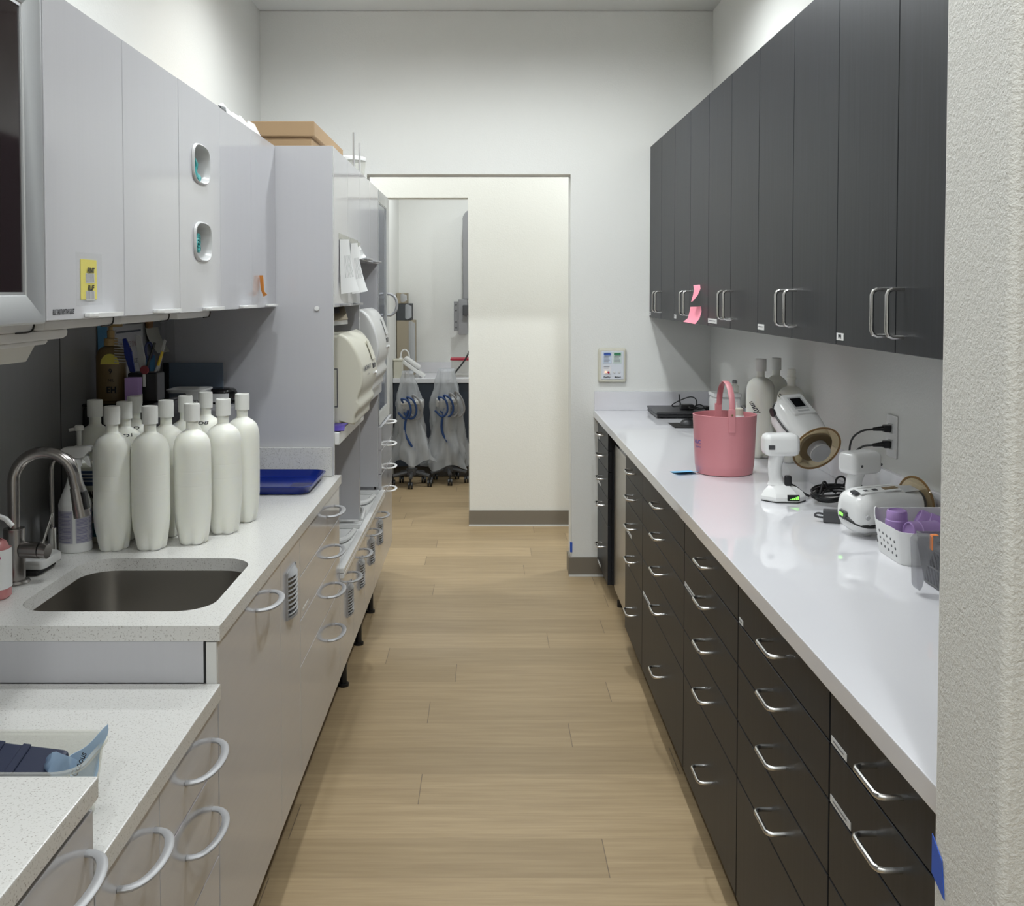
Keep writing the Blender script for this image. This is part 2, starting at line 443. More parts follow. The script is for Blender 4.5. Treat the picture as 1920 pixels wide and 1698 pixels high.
drawer_unit(1.292, 1.783, 'charcoal drawer cabinet nearest the camera, cut off by the wall end', [(0, .010, .075), (1, .008, .10)])
struct(B().box(RX + .004, RX + .02, 5.591, 5.609, .088, .875), 'trim_2', M_CHAR)

wt = thing('worktop', 'long glossy white quartz worktop on the charcoal drawers', 'worktop', (.9, 3.45, .876))
B().box(.579, 1.2165, 1.288, 5.6085, .8765, .914, .0025, 2).out('slab', M_QWHITE, wt)
B().box(.582, 1.2165, 5.590, 5.6085, .9145, 1.017, .002, 2).out('backsplash', M_QWHITE, wt)
B().box(1.200, 1.2165, 1.288, 5.589, .9145, 1.017, .002, 2).out('backsplash', M_QWHITE, wt)

t = thing('under_counter_fridge', 'stainless steel under-counter fridge between two charcoal drawer cabinets', 'fridge', (.9, 4.79, 0))
B().box(.665, 1.19, 4.485, 5.09, .03, .855, .004, 2).out('cabinet_body', M_BLACK, t)
fd = []
for y in (4.49, 5.085):
    pass
bb = B(); pr = []
for k in range(9):
    a = PI / 2 * k / 8; pr.append((.655 - .025 * math.sin(a), .055 + .05 - .05 * math.cos(a)))
pr += [(.630, .79), (.634, .800), (.6645, .800), (.6645, .055)]
bb.prism([(x, 4.49, z) for x, z in pr], (0, .595, 0)); fdoor = bb.out('door', M_STEEL, t)
bb = B(); pr = [(.664, .801)] + [(.664 - .030 * math.cos(PI / 2 * k / 6), .801 + .05 * math.sin(PI / 2 * k / 6)) for k in range(7)]
bb.prism([(x, 4.49, z) for x, z in pr], (0, .595, 0)); bb.out('handle_grip', M_BLACKG, t)
B().cyl((.629, 4.60, .19), (.632, 4.60, .19), .008).out('lock', M_SATIN, fdoor)
for y in (4.52, 5.05): B().cyl((.66, y, 0), (.66, y, .031), .018).out('foot', M_BLACK, t)

# wall cabinets on the right
UX = .882
UZ0, UZ1 = 1.421, 2.343
seams = [5.605, 4.864, 4.117, 3.360, 2.602, 1.845, 1.30]
ulab = ['charcoal wall cabinet against the back wall, small label at its corner', 'charcoal wall cabinet with pink sticky notes on it',
        'charcoal wall cabinet with a long narrow label strip, third from the back wall', 'charcoal wall cabinet above the pink bucket side, with a small white name label',
        'large charcoal wall cabinet above the handheld x-ray units, white corner label', 'charcoal wall cabinet nearest the camera, mostly behind the wall end']
ustick = [(.04, 0), (.05, 0), (.155, .01), (.075, .012), (.05, .0), None]
for i in range(6):
    y1, y0 = seams[i], seams[i + 1]; ym = (y0 + y1) / 2
    t = thing('wall_cabinet', ulab[i], 'cabinet', (1.05, ym, UZ0), 'charcoal wall cabinets on the right')
    B().box(UX + .021, 1.2155, y0 + .001, y1 - .001, UZ0 + .002, UZ1).out('carcass', M_CHAR, t)
    for k, (a, c) in enumerate(((ym, y1), (y0, ym))):
        d = B().box(UX, UX + .0205, a + .0015, c - .0015, UZ0, UZ1, .0012, 1).out('door', M_CHAR, t)
        pull_bar(B(), UX, ym + (.043 if k == 0 else -.043), 1.508, .102, True).out('handle', M_SATIN, d)
        if k == 0 and ustick[i]:
            L = ustick[i][0]; s = B().box(UX - .0011, UX, c - .006 - L, c - .006, UZ0 + .012, UZ0 + .030).out('label_sticker', M_PAPER, d)
            if i == 4: text('PPE', .013, M_INK, t, (UX - .0012, c - .006 - L / 2, UZ0 + .021), '-X', 1.1, bold=.0006)
            else: lines(B(), (UX - .0011, c - .006 - L / 2, UZ0 + .021), '-X', L * .75, .008, 1).out('print', M_INKGREY, t)

# sticky notes and tapes
def curl_note(name, m, label, cat, pts_top, pts_bot, curl, group=None):
    """paper strip: top edge, bottom edge, curl = outward vector at the bottom"""
    a, b_ = [Vector(p) for p in pts_top]; c, d = [Vector(p) for p in pts_bot]; cv = Vector(curl)
    g = []
    for i in range(9):
        u = i / 8; row = []
        for j in range(5):
            v = j / 4; p = (a.lerp(b_, v)).lerp(c.lerp(d, v), u) + cv * (u ** 2)
            row.append(p)
        g.append(row)
    return tag(B().sheet(g).out(name, m), label, cat, group)
x = UX - .001
def note_strip(name, m, label, cat, rows, group=None, n=4):
    """paper strip given as (left point, right point) rows from top to bottom"""
    g = []
    for (p, q), (p2, q2) in zip(rows, rows[1:]):
        for k in range(n):
            u = k / n; a_, b_ = Vector(p).lerp(Vector(p2), u), Vector(q).lerp(Vector(q2), u); g.append([a_.lerp(b_, v) for v in (0, .33, .67, 1)])
    g.append([Vector(rows[-1][0]).lerp(Vector(rows[-1][1]), v) for v in (0, .33, .67, 1)])
    return tag(B().sheet(g).out(name, m), label, cat, group)
note_strip('sticky_note', M_PINKNOTE, 'upper pink sticky note curling off the charcoal cabinet', 'sticky note', [((.860, 4.30, 1.584), (.8805, 4.27, 1.586)), ((.859, 4.28, 1.565), (.8795, 4.25, 1.570)), ((.852, 4.27, 1.540), (.866, 4.24, 1.543)), ((.843, 4.26, 1.514), (.847, 4.24, 1.519))], 'pink sticky notes on the charcoal cabinets')
note_strip('sticky_note', M_PINKNOTE, 'lower pink sticky note, the larger one, curling past the cabinet edge', 'sticky note', [((.848, 4.30, 1.494), (.8805, 4.24, 1.496)), ((.842, 4.29, 1.470), (.8800, 4.23, 1.474)), ((.833, 4.28, 1.446), (.870, 4.22, 1.447)), ((.815, 4.28, 1.432), (.852, 4.22, 1.424))], 'pink sticky notes on the charcoal cabinets')
tag(B().box(.4552, .466, 5.606, 5.609, .13, .185).box(.4545, .4565, 5.607, 5.63, .13, .185).out('tape_strip', M_BLUETAPE), 'piece of blue tape on the wall corner near the back doorway', 'tape')
tag(B().prism([(.5645, 1.284, .815), (.5645, 1.248, .80), (.5645, 1.255, .845), (.5645, 1.284, .865)], (.001, 0, 0)).out('tape_strip', M_BLUETAPE), 'torn piece of blue tape on the wall end nearest the camera', 'tape')
bb = B(); g = [[(.652 + .078 * u + .012 * v, 3.655 - .075 * v + .02 * u, .9155 + .010 * v * v) for v in (0, .25, .5, .75, 1)] for u in (0, .25, .5, .75, 1)]
tag(bb.sheet(g).out('sticky_note', M_CYAN), 'light blue sticky note lying on the white worktop by the bucket', 'sticky note')

# wall panel (vacuum / compressor switch)
t = thing('control_panel', 'white wall control panel with blue and green labels above the worktop end', 'control panel', (.679, 5.60, 1.066))
B().box(.602, .756, 5.588, 5.6095, 1.066, 1.253, .012, 3).out('housing', M_CREAM, t)
fp = B().box(.619, .741, 5.585, 5.589, 1.084, 1.238, .002, 1).out('face_plate', mat('panel_face', (.72, .75, .80), .35), t)
for x0, m, mt in ((.627, M_INKBLUE, mat('blue_pill', (.05, .12, .45), .5)), (.682, M_GREEN, mat('green_pill', (.05, .25, .12), .5))):
    B().box(x0, x0 + .047, 5.5835, 5.5852, 1.170, 1.232, .002, 1).out('label_field', mat('pale_' + m.name, (.62, .70, .82) if m is M_INKBLUE else (.66, .76, .72), .5), t)
    B().box(x0 + .005, x0 + .042, 5.5825, 5.584, 1.214, 1.227, .004, 2).out('coloured_pill', mt, t)
    lines(B(), (x0 + .0235, 5.5835, 1.192), '-Y', .036, .034, 5).out('print', M_INKGREY, t)
B().box(.627, .672, 5.5835, 5.5852, 1.110, 1.158, .002, 1).out('label_field', mat('pale_field', (.78, .78, .80), .5), t)
lines(B(), (.6495, 5.5835, 1.147), '-Y', .034, .014, 2).out('print', M_INKGREY, t)
B().lathe([(.006, 0), (.005, .004), (0, .005)], (.643, 5.583, 1.123), 14, Matrix.Rotation(PI / 2, 3, 'X'), cap1=False).out('indicator_lamp', M_LEDO, t)
B().lathe([(.006, 0), (.005, .005), (0, .006)], (.658, 5.583, 1.121), 14, Matrix.Rotation(PI / 2, 3, 'X'), cap1=False).out('push_button', M_RED, t)
for xx in (.689, .716): B().lathe([(.006, 0), (.005, .003), (0, .004)], (xx, 5.5845, 1.122), 14, Matrix.Rotation(PI / 2, 3, 'X'), cap1=False).out('push_button', M_GREYW, t)
text('DuoDry', .013, M_INK, t, (.649, 5.584, 1.096), '-Y', .85, bold=.0004, shear=.2); text('Midmark', .0115, M_INK, t, (.707, 5.584, 1.096), '-Y', .85, bold=.0003, shear=.25)

# power outlet and plugs
t = thing('power_outlet', 'white wall outlet above the worktop with two black plugs in it', 'outlet', (1.2165, 3.075, 1.06))
B().box(1.2105, 1.2165, 3.036, 3.112, 1.058, 1.186, .003, 2).out('cover_plate', M_WHITE, t)
for z in (1.098, 1.146): B().box(1.2085, 1.211, 3.057, 3.091, z - .014, z + .014, .004, 2).out('socket', M_WHITEM, t)
for z, lab, dz in ((1.146, 'upper black power cord plugged into the wall outlet', .05), (1.098, 'lower black power cord plugged into the wall outlet', 0)):
    t = thing('plug_lead', lab, 'power cord', (1.19, 3.075, z), 'black cords plugged into the wall outlet')
    B().box(1.186, 1.208, 3.062, 3.086, z - .011, z + .011, .004, 2).cyl((1.188, 3.074, z), (1.160, 3.085, z - .004), .008, .005, 12).out('plug', M_BLACK, t)
    yy = 3.12 + .01 * (z > 1.12)
    B().tube([(1.163, 3.084, z - .004), (1.135, 3.10, z - .008), (1.112, yy, z - .035), (1.104, yy, z - .08), (1.11, yy - .01, 1.0 - .004), (1.13, 3.07 - .4 * dz, .96), (1.150 - .5 * dz, 2.99, .93), (1.145 - .5 * dz, 2.93 + .3 * dz, .9185)], .0032, 8, smooth=2).out('cable', M_BLACK, t)

# ------------------------------------------------------------ things on the right worktop
ZT = .9142
# laptop, charger, mouse pad, mouse
t = thing('laptop', 'closed black laptop on the far end of the white worktop', 'laptop', (1.01, 5.38, ZT))
B().box(.862, 1.19, 5.215, 5.53, ZT + .004, ZT + .020, .004, 2).out('base', M_BLACK, t)
B().box(.860, 1.192, 5.212, 5.535, ZT + .021, ZT + .033, .004, 2).out('lid', mat('laptop_lid', (.035, .035, .038), .35), t)
for xx in (.89, 1.165):
    for yy in (5.24, 5.51): B().cyl((xx, yy, ZT), (xx, yy, ZT + .0045), .008).out('foot', M_RUBBER, t)
zl = ZT + .0332
t = thing('power_adapter', 'black power adapter with a looped cable on the closed laptop', 'power adapter', (1.06, 5.34, zl))
B().box(1.0, 1.07, 5.30, 5.36, zl + .0005, zl + .028, .006, 2, ).out('brick', M_BLACK, t)
B().tube([(1.0, 5.33, zl + .02), (.965, 5.34, zl + .012), (.955, 5.33, zl + .025), (1.0, 5.30, zl + .055), (1.055, 5.29, zl + .075), (1.085, 5.30, zl + .05), (1.075, 5.31, zl + .012), (1.03, 5.285, zl + .02), (1.05, 5.26, zl + .01), (1.12, 5.27, zl + .012), (1.15, 5.28, zl + .02)], .0028, 8, smooth=2).out('cable', M_BLACK, t)
B().tube([(1.04, 5.28, zl + .006), (1.09, 5.30, zl + .034), (1.12, 5.26, zl + .02), (1.08, 5.25, zl + .006), (1.05, 5.27, zl + .026), (1.10, 5.29, zl + .010)], .003, 8, smooth=2).out('cable', M_BLACK, t)
B().tube([(1.0, 5.31, zl + .028), (.994, 5.31, zl + .05), (.992, 5.312, zl + .082)], .0035, 8).out('strap', M_BLACK, t)
B().box(1.12, 1.165, 5.262, 5.285, zl + .001, zl + .022, .004, 2).out('plug', M_BLACK, t)
tag(B().box(.885, 1.10, 4.845, 5.03, ZT, ZT + .0035, .0015, 1).out('mouse_pad', mat('mouse_pad', (.016, .015, .014), .7)), 'black mouse pad on the white worktop behind the pink bucket', 'mouse pad')
bb = B(); rings = []
for k in range(9):
    u = k / 8; zz = .031 * math.sin(PI * min(1, .12 + u * .9)) ** .6 if k else .008
    hw = .029 * math.sin(PI * (.1 + .8 * u)) ** .5; xx = .925 + .098 * u
    rings.append([(xx, 4.935 + hw * math.cos(a), ZT + .004 + max(0, zz * math.sin(a))) for a in [PI * q / 8 for q in range(9)]])
bb.ring_loft(rings); t = tag(bb.out('computer_mouse', M_BLACK), 'black computer mouse on the black mouse pad', 'mouse')
# white box and small clear bottle behind the bucket
t = thing('white_canister', 'square white canister against the wall behind the pink bucket', 'canister', (1.115, 4.83, ZT))
B().box(1.055, 1.180, 4.77, 4.89, ZT, ZT + .150, .010, 3).out('body', M_WHITE, t); B().box(1.053, 1.182, 4.768, 4.892, ZT + .151, ZT + .172, .006, 2).out('lid', M_WHITE, t)
zb = ZT + .1722
t = thing('small_bottle', 'small translucent grey bottle on top of the white canister', 'bottle', (1.155, 4.80, zb))
B().lathe([(.018, 0), (.020, .004), (.020, .03), (.010, .040), (.010, .044)], (1.155, 4.80, zb), 20).out('body', M_CLEARBOX, t)
B().lathe([(.012, .0445), (.012, .056), (.006, .060)], (1.155, 4.80, zb), 16).out('cap', M_GREY, t)

# milky 2 litre bottles (both counters)
def bottle_prof(h, r):
    k = h / .357; q = r / .0465
    return [(.026 * q, .008 * k), (.031 * q, 0), (.0365 * q, .005 * k), (.0405 * q, .025 * k), (.0440 * q, .055 * k), (.0462 * q, .085 * k), (.0465 * q, .14 * k), (.0465 * q, .1495 * k), (.0461 * q, .1505 * k), (.0465 * q, .1515 * k), (.0465 * q, .154 * k), (.0465 * q, .184 * k), (.0465 * q, .1865 * k), (.0461 * q, .1875 * k), (.0465 * q, .1885 * k), (.0465 * q, .191 * k), (.0464 * q, .238 * k), (.0454 * q, .251 * k), (.0428 * q, .263 * k), (.0382 * q, .273 * k), (.0310 * q, .281 * k), (.0225 * q, .2865 * k), (.0160, .291 * k), (.0150, .295 * k), (.0150, .312 * k)]
def petal(k, n=5):
    def f(a, h):
        d = max(0, 1 - h / (.045 * k)); return 1 - .32 * d * (0.5 + .5 * math.cos(n * a + 1.2)) ** 3
    return f
def make_bottle(loc, h, r, label, group, cap=True, capr=.0195):
    k = h / .357
    t = thing('milky_bottle', label, 'bottle', loc, group)
    b = B(); P = bottle_prof(h, r)
    if cap: b.lathe(P, loc, 40, mod=petal(k), cap1=True)
    else: b.lathe(P + [(.0150, .318 * k), (.0180, .319 * k), (.0180, .326 * k), (.0155, .327 * k), (.0155, .334 * k), (.0165, .3345 * k), (.0165, .338 * k), (.0155, .3385 * k), (.0155, .356 * k)], loc, 40, mod=petal(k))
    b.out('body', M_HDPE, t, 50)
    if cap:
        B().lathe([(.0150, .3125 * k), (capr, .3125 * k), (capr, .314 * k), (capr * 1.02, .349 * k), (capr * .98, .3562 * k), (capr * .80, .357 * k), (capr * .78, .350 * k), (0, .350 * k)], loc, 28, cap1=False).out('cap', M_CAP, t, 40)
    return t
def prof_r(P, h):
    for (r0, h0), (r1, h1) in zip(P, P[1:]):
        if h0 <= h <= h1 and h1 > h0: return r0 + (r1 - r0) * (h - h0) / (h1 - h0)
    return P[-1][0]
def write_on(t, s, size, loc, h, r, hc, ang, shear=.15, roll=0.0, stretch=1, ys=.8):
    P = bottle_prof(h, r)
    def fn(x, y):
        hh = min(h * .80, hc + y * ys); rr = prof_r(P, hh) + .0009; a = ang + x / max(.02, rr)
        return (loc[0] + rr * math.cos(a), loc[1] + rr * math.sin(a), loc[2] + hh)
    return text(s, size, M_INK, t, (0, 0, 0), fn=fn, shear=shear, roll=roll, stretch=stretch, bold=.0004, name='handwriting')
gR = 'milky bottles against the right wall'
L = (1.06, 3.985, ZT); t = make_bottle(L, .383, .0545, 'milky white bottle behind the pink bucket, handwriting down its left shoulder', gR, capr=.0215)
write_on(t, 'unny', .034, L, .383, .0545, .20, math.radians(232), roll=-1.0)
L = (1.149, 4.088, ZT); t = make_bottle(L, .380, .046, 'milky white bottle at the wall, mostly hidden behind two other bottles', gR)
write_on(t, 'S', .03, L, .38, .046, .25, math.radians(235))
L = (1.146, 3.872, ZT); t = make_bottle(L, .352, .052, 'milky white bottle without a cap, behind the tilted x-ray unit', gR, cap=False)
write_on(t, 'L1', .03, L, .36, .052, .215, math.radians(222), roll=-.7)
write_on(t, 'D5', .026, L, .36, .052, .25, math.radians(205), roll=-.4)

# pink bucket
BC = (.842, 3.64)
def rimr(a): return 1 + .06 * abs(math.cos(a)) ** 6 - .02 * math.cos(2 * a + .5)
def brings(prof, seg=48): return [[(BC[0] + r * rimr(a) * math.cos(a), BC[1] + r * rimr(a) * math.sin(a), ZT + z) for a in [2 * PI * i / seg for i in range(seg)]] for r, z in prof]
t = thing('bucket', 'pink plastic bucket with a pink carrying handle on the white worktop', 'bucket', (BC[0], BC[1], ZT))
B().ring_loft(brings([(.088, .0), (.0945, .002), (.0985, .028), (.0995, .030), (.1075, .206), (.1085, .209), (.1050, .210), (.1035, .205), (.0920, .008), (.04, .006)]), True, True).out('body', M_PINK, t, 50)
for dy, nm in ((-1, 0), (1, 0)):
    y0 = BC[1] + dy * .1065
    b = B().box(BC[0] - .012, BC[0] + .012, min(y0 - dy * .008, y0 + dy * .006), max(y0 - dy * .008, y0 + dy * .006), ZT + .155, ZT + .236, .003, 2)
    lug = b.out('handle_lug', M_PINK, t)
    B().cyl((BC[0], y0 + dy * .0055, ZT + .217), (BC[0], y0 + dy * .0085, ZT + .217), .0035, seg=10).out('pivot', M_GOLD, lug)
pts = [(BC[0], BC[1] - .103, ZT + .228)] + [(BC[0] + .003, BC[1] - .099 * math.cos(a), ZT + .238 + .086 * math.sin(a)) for a in [PI * k / 16 for k in range(17)]] + [(BC[0], BC[1] + .103, ZT + .228)]
B().tube(pts, .004, 8, sq=(2.6, .9), up=(1, 0, 0)).out('handle', M_PINK, t)
def bfn(x, y, hc=.115, ang=math.radians(207)):
    hh = hc + y; rr = .0985 + (hh - .03) * .0455 + .0012; a = ang + x / rr
    return (BC[0] + rr * rimr(a) * math.cos(a), BC[1] + rr * rimr(a) * math.sin(a), ZT + hh)
text('VAC', .020, M_INKBLUE, t, (0, 0, 0), fn=lambda x, y: bfn(x, y, .114), bold=.0005, align='RIGHT')
text('hygiene', .011, M_INKBLUE, t, (0, 0, 0), fn=lambda x, y: bfn(x, y, .098), align='RIGHT')
zb = ZT + .0085
t = thing('nozzle_bottle', 'cream dispenser bottle with a thin nozzle standing inside the pink bucket', 'bottle', (.885, 3.615, zb))
B().lathe([(.024, 0), (.026, .004), (.026, .185), (.018, .197), (.018, .2)], (.885, 3.615, zb), 20).out('body', M_CAP, t)
B().lathe([(.0165, .2005), (.0165, .222), (.010, .226)], (.885, 3.615, zb), 18).out('collar', M_CREAM, t)
B().cyl((.879, 3.615, zb + .2262), (.879, 3.615, zb + .247), .0035, .0025, 10).out('nozzle', M_CAP, t)

# white T-shaped handset on a charging base
def make_handset(loc, rz, label):
    t = thing('handset', label, 'handset', (0, 0, 0), 'white T-shaped handsets on charging bases')
    hexa = [(-.066, -.012), (-.030, -.052), (.036, -.056), (.070, -.022), (.066, .030), (.030, .052), (-.040, .045)]
    def hx(s, z, dx=0, dy=0): return [(x * s + dx, y * s + dy, z) for x, y in hexa]
    bs = B(); bs.ring_loft([hx(.97, .003), hx(1, .007), hx(.99, .016), hx(.86, .030, 0, .004), hx(.62, .042, 0, .010), hx(.48, .050, 0, .014)]); bs = bs.out('charging_base', M_WHITE, t, 25)
    B().ring_loft([hx(.985, 0), hx(.985, .0028)]).out('base_gasket', M_RUBBER, t)
    b = B(); rg = []
    for z, rx, ry, dx, dy in ((.046, .034, .030, -.006, .014), (.058, .024, .024, -.010, .014), (.075, .021, .022, -.016, .012), (.10, .021, .022, -.018, .010), (.125, .023, .023, -.016, .006), (.150, .026, .025, -.010, .002)):
        rg.append([(dx + rx * math.cos(a), dy + ry * math.sin(a), z) for a in [2 * PI * k / 20 for k in range(20)]])
    b.ring_loft(rg).out('neck', M_WHITE, t, 60)
    hd = B().box(-.058, .050, -.036, .036, .138, .206, .018, 4).out('head', M_WHITE, t, 60)
    return t, hd, bs
t, hd, bs = make_handset(None, 0, 'white handset standing on its base beside the tilted x-ray unit, green charge light on')
led = B().box(.004, .040, -.0580, -.050, .0075, .0255, .001, 1, Matrix.Translation((.002, .0, 0)) @ Matrix.Rotation(-.05, 4, 'Z')).out('charge_display', M_BLACKG, bs)
b = B()
for k in range(5): b.box(.010 + k * .0056, .0138 + k * .0056, -.0600, -.0586 + .0004 * 0, .0115, .0132 + k * .0021)
b.out('charge_bars', M_LEDG, bs)
B().box(-.052, -.034, -.040, -.0365, .010, .022, .001, 1, Matrix.Translation((-.004, .010, .001)) @ Matrix.Rotation(-.72, 4, 'Z') @ Matrix.Translation((.022, -.002, 0))).out('port', M_DGREY, bs)
B().box(-.054, -.034, -.0375, -.0355, .160, .174, .001, 1, Matrix.Translation((.004, 0, 0))).out('display_window', M_DGREY, hd)
B().box(.006, .028, -.020, -.002, .044, .078, .006, 3).out('trigger', M_BLACK, t)
B().tube([(.022, -.008, .052), (.045, .0, .040), (.072, .015, .018), (.095, .03, .006)], .004, 8, smooth=1).out('cable', M_BLACK, t)
h2 = dup(t, (1.052, 2.885, ZT), math.radians(24), 'white handset standing behind the x-ray unit that lies on its side', sc=(1, 1, .94))
for c in [k for k in kids(h2) if k.name.split('.')[0] == 'cable']: bpy.data.objects.remove(c)
# the second handset shows two screw sockets instead of the display window
hd2 = [k for k in kids(h2) if k.name.startswith('head')][0]
for c in kids(hd2): bpy.data.objects.remove(c)
for xx, zz, yy in ((-.030, .166, -.0365), (.044, .166, -.0330)):
    sc = B().cyl((xx, yy, zz), (xx, yy + .003, zz), .0042, seg=12); sc.out('screw_socket', M_DGREY, hd2).location = (0, 0, 0)
t.location = (.906, 3.155, ZT)

# handheld x-ray units: body lofted along an axis
def xray(axis_p, axis_q, upv, name_label, bs=1.0, sr=.075, ce=1.05, cr=.036):
    p, q = Vector(axis_p), Vector(axis_q); d = (q - p); Lx = d.length; d.normalize()
    u = Vector(upv); u = (u - d * u.dot(d)).normalized(); s = d.cross(u)      # s points to the right of travel
    def P(t_, a, b_): return p + d * (t_ * Lx) + s * a + u * b_
    def ring(t_, wa, hb, n=28, e=.75, off=0):
        out = []
        if e == .75: wa, hb = wa * bs, hb * bs
        for k in range(n):
            an = 2 * PI * k / n; ca, sa = math.cos(an), math.sin(an)
            out.append(P(t_, wa * abs(ca) ** e * (1 if ca >= 0 else -1), off + hb * abs(sa) ** e * (1 if sa >= 0 else -1)))
        return out
    t = thing('handheld_xray', name_label, 'x-ray unit', p)
    bd = B().ring_loft([ring(0, .022, .022), ring(.012, .040, .038), ring(.05, .052, .049), ring(.14, .059, .056), ring(.35, .0605, .058), ring(.60, .057, .054), ring(.78, .052, .049), ring(.86, .050, .047)]).out('body', M_WHITE, t, 50)
    B().ring_loft([ring(.861, .0475, .0445), ring(.90, .0475, .0445)]).out('dark_collar', M_DGREY, t)
    B().ring_loft([ring(.905, sr - .004, sr - .004, 40, 1), ring(.903, sr, sr, 40, 1), ring(.922, sr, sr, 40, 1), ring(.920, sr - .004, sr - .004, 40, 1)]).out('backscatter_shield', M_AMBER, t)
    rim = [P(.9125, sr * math.cos(a), sr * math.sin(a)) for a in [2 * PI * k / 48 for k in range(48)]]
    B().tube(rim, .0032, 8, closed=True).out('shield_rim', M_AMBERRIM, t)
    cn = B().ring_loft([ring(.9225, cr, cr, 32, 1), ring(ce, cr - .001, cr - .001, 32, 1)]).out('cone', M_GREY, t)
    B().ring_loft([ring(ce + .001, cr, cr, 32, 1), ring(ce + .02, cr, cr, 32, 1), ring(ce + .022, cr - .003, cr - .003, 32, 1)]).out('cone_cap', M_LGREY, cn)
    return t, bd, P, ring
# tilted unit on its clear stand
t, bd, P, ring = xray((1.002, 3.450, 1.166), (1.050, 3.235, 1.048), (-.06, -.1, 1), 'white handheld x-ray unit with a black screen, tilted on a clear stand against the wall', 1.10, .079, 1.0, .0335)
def slab(P, t0, t1, a0, a1, b0, b1, bev=.002):
    b = B(); c = [P(t0, a0, b0), P(t0, a1, b0), P(t1, a1, b0), P(t1, a0, b0)]
    b.prism(c, P(t0, a0, b1) - P(t0, a0, b0), bev, 2); return b
pn = slab(P, .05, .50, -.038, .038, .055, .0662, .008).out('control_face', M_WHITEM, t)
slab(P, .14, .40, -.024, .024, .0664, .0672, .0003).out('screen_frame', M_LGREY, pn)
slab(P, .17, .36, -.018, .018, .0673, .0679, .0002).out('screen', M_BLACKG, pn)
slab(P, .43, .46, -.02, .02, .0664, .0670, .0002).out('button_row', M_LGREY, pn)
sg = 1
B().tube([P(.015, .0, .045), P(.06, sg * .055, .035), P(.16, sg * .067, .018), P(.5, sg * .0685, .016), P(.85, sg * .060, .016)], .0035, 8, smooth=2).out('wrist_strap', M_BLACK, t)
b = B(); b.ring_loft([[P(.17 + .07 * math.cos(a), sg * o, .018 + .013 * math.sin(a)) for a in [2 * PI * k / 16 for k in range(16)]] for o in (.0645, .072)]); b.out('strap_anchor', M_BLACK, t)
t = thing('acrylic_stand', 'clear acrylic stand holding up the tilted x-ray unit', 'stand', (1.03, 3.33, ZT))
for xx in (.955, 1.085): B().prism([(xx, 3.25, ZT), (xx, 3.47, ZT), (xx, 3.47, ZT + .195), (xx, 3.36, ZT + .10), (xx, 3.25, ZT + .075)], (.004, 0, 0), .0008, 1).out('side_panel', M_ACRYL, t)
B().box(.9592, 1.0848, 3.455, 3.459, ZT, ZT + .165, .0008, 1).out('back_panel', M_ACRYL, t)
# unit lying on the counter
t, bd, P, ring = xray((.940, 2.680, .978), (1.166, 2.745, .988), (-.10, -.22, 1), 'white handheld x-ray unit lying on the worktop with a black wrist strap', 1.0, .072)
sl = slab(P, .10, .62, -.014, .026, .0535, .0585, .002).out('control_face', M_WHITE, t)
for a0, a1, t0, t1 in ((.002, .022, .02, .12), ):
    slab(P, t0 + .02, t1 + .02, a0 - .006, a1 - .004, .0515, .0575, .0004).out('dark_window', M_DGREY, t)
slab(P, .17, .22, .006, .016, .0586, .0592, .0002).out('dark_window', M_DGREY, sl); slab(P, .28, .34, .004, .016, .0586, .0592, .0002).out('dark_window', M_DGREY, sl)
slab(P, .42, .60, .002, .018, .0586, .0594, .0002).out('dark_window', M_GOLD, sl)
slab(P, .14, .60, -.012, -.006, .0586, .0600, .0005).out('ridge', M_WHITE, sl)
slab(P, .66, .84, -.008, .030, .0505, .0520, .0003).out('type_plate', M_LGREY, t)
B().tube([P(-.012, -.02, -.010), P(-.015, .02, -.014), P(.07, .054, -.020), P(.2, .0605, -.022), P(.34, .0600, -.018)], .0055, 8, smooth=2, sq=(1, .55)).out('wrist_strap', M_BLACK, t)
b = B(); b.ring_loft([[P(.36 + .085 * math.cos(a), o, -.016 + .019 * math.sin(a)) for a in [2 * PI * k / 18 for k in range(18)]] for o in (.0575, .0655)]); b.out('strap_anchor', M_BLACK, t)
ld = slab(P, -.03, .01, -.022, .008, -.020, .002, .003).out('charge_display', M_DGREY, t)
b = slab(P, -.036, -.0305, -.018, -.002, -.012, -.004, .0005); b.out('charge_bars', M_LEDG, ld)
B().cyl(P(.10, .056, .004), P(.10, .0612, .004), .006, seg=14).out('screw_socket', M_LGREY, t)

# cables and adapters
def coil(b, c, rx, ry, n, z0, dz, seed, r=.0032):
    rr = random.Random(seed); pts = []
    for i in range(n * 10):
        a = 2 * PI * i / 10; k = 1 + .16 * rr.uniform(-1, 1)
        pts.append((c[0] + rx * k * math.cos(a) + .010 * rr.uniform(-1, 1), c[1] + ry * k * math.sin(a), z0 + dz * i / (n * 10) + .012 * (1 + math.sin(a * 1.0 + .8)) + .006 * rr.random()))
    return b.tube(pts, r, 8, smooth=2)
t = thing('cable_coil', 'tangled black cable coil on the worktop behind the upright handset', 'cable', (1.04, 3.10, ZT))
coil(B(), (1.045, 3.105), .060, .055, 5, ZT + .004, .022, 3).out('cable', M_BLACK, t)
B().tube([(1.0, 3.09, ZT + .008), (1.01, 3.10, ZT + .045), (1.022, 3.105, ZT + .072), (1.035, 3.11, ZT + .045), (1.06, 3.11, ZT + .03)], .0036, 8, smooth=2).out('cable', M_BLACK, t)
B().tube([(1.06, 3.12, ZT + .05), (1.065, 3.12, ZT + .078), (1.09, 3.12, ZT + .078), (1.092, 3.12, ZT + .05), (1.03, 3.10, ZT + .05), (1.0, 3.08, ZT + .02)], .0034, 8, smooth=2).out('cable', M_BLACK, t)
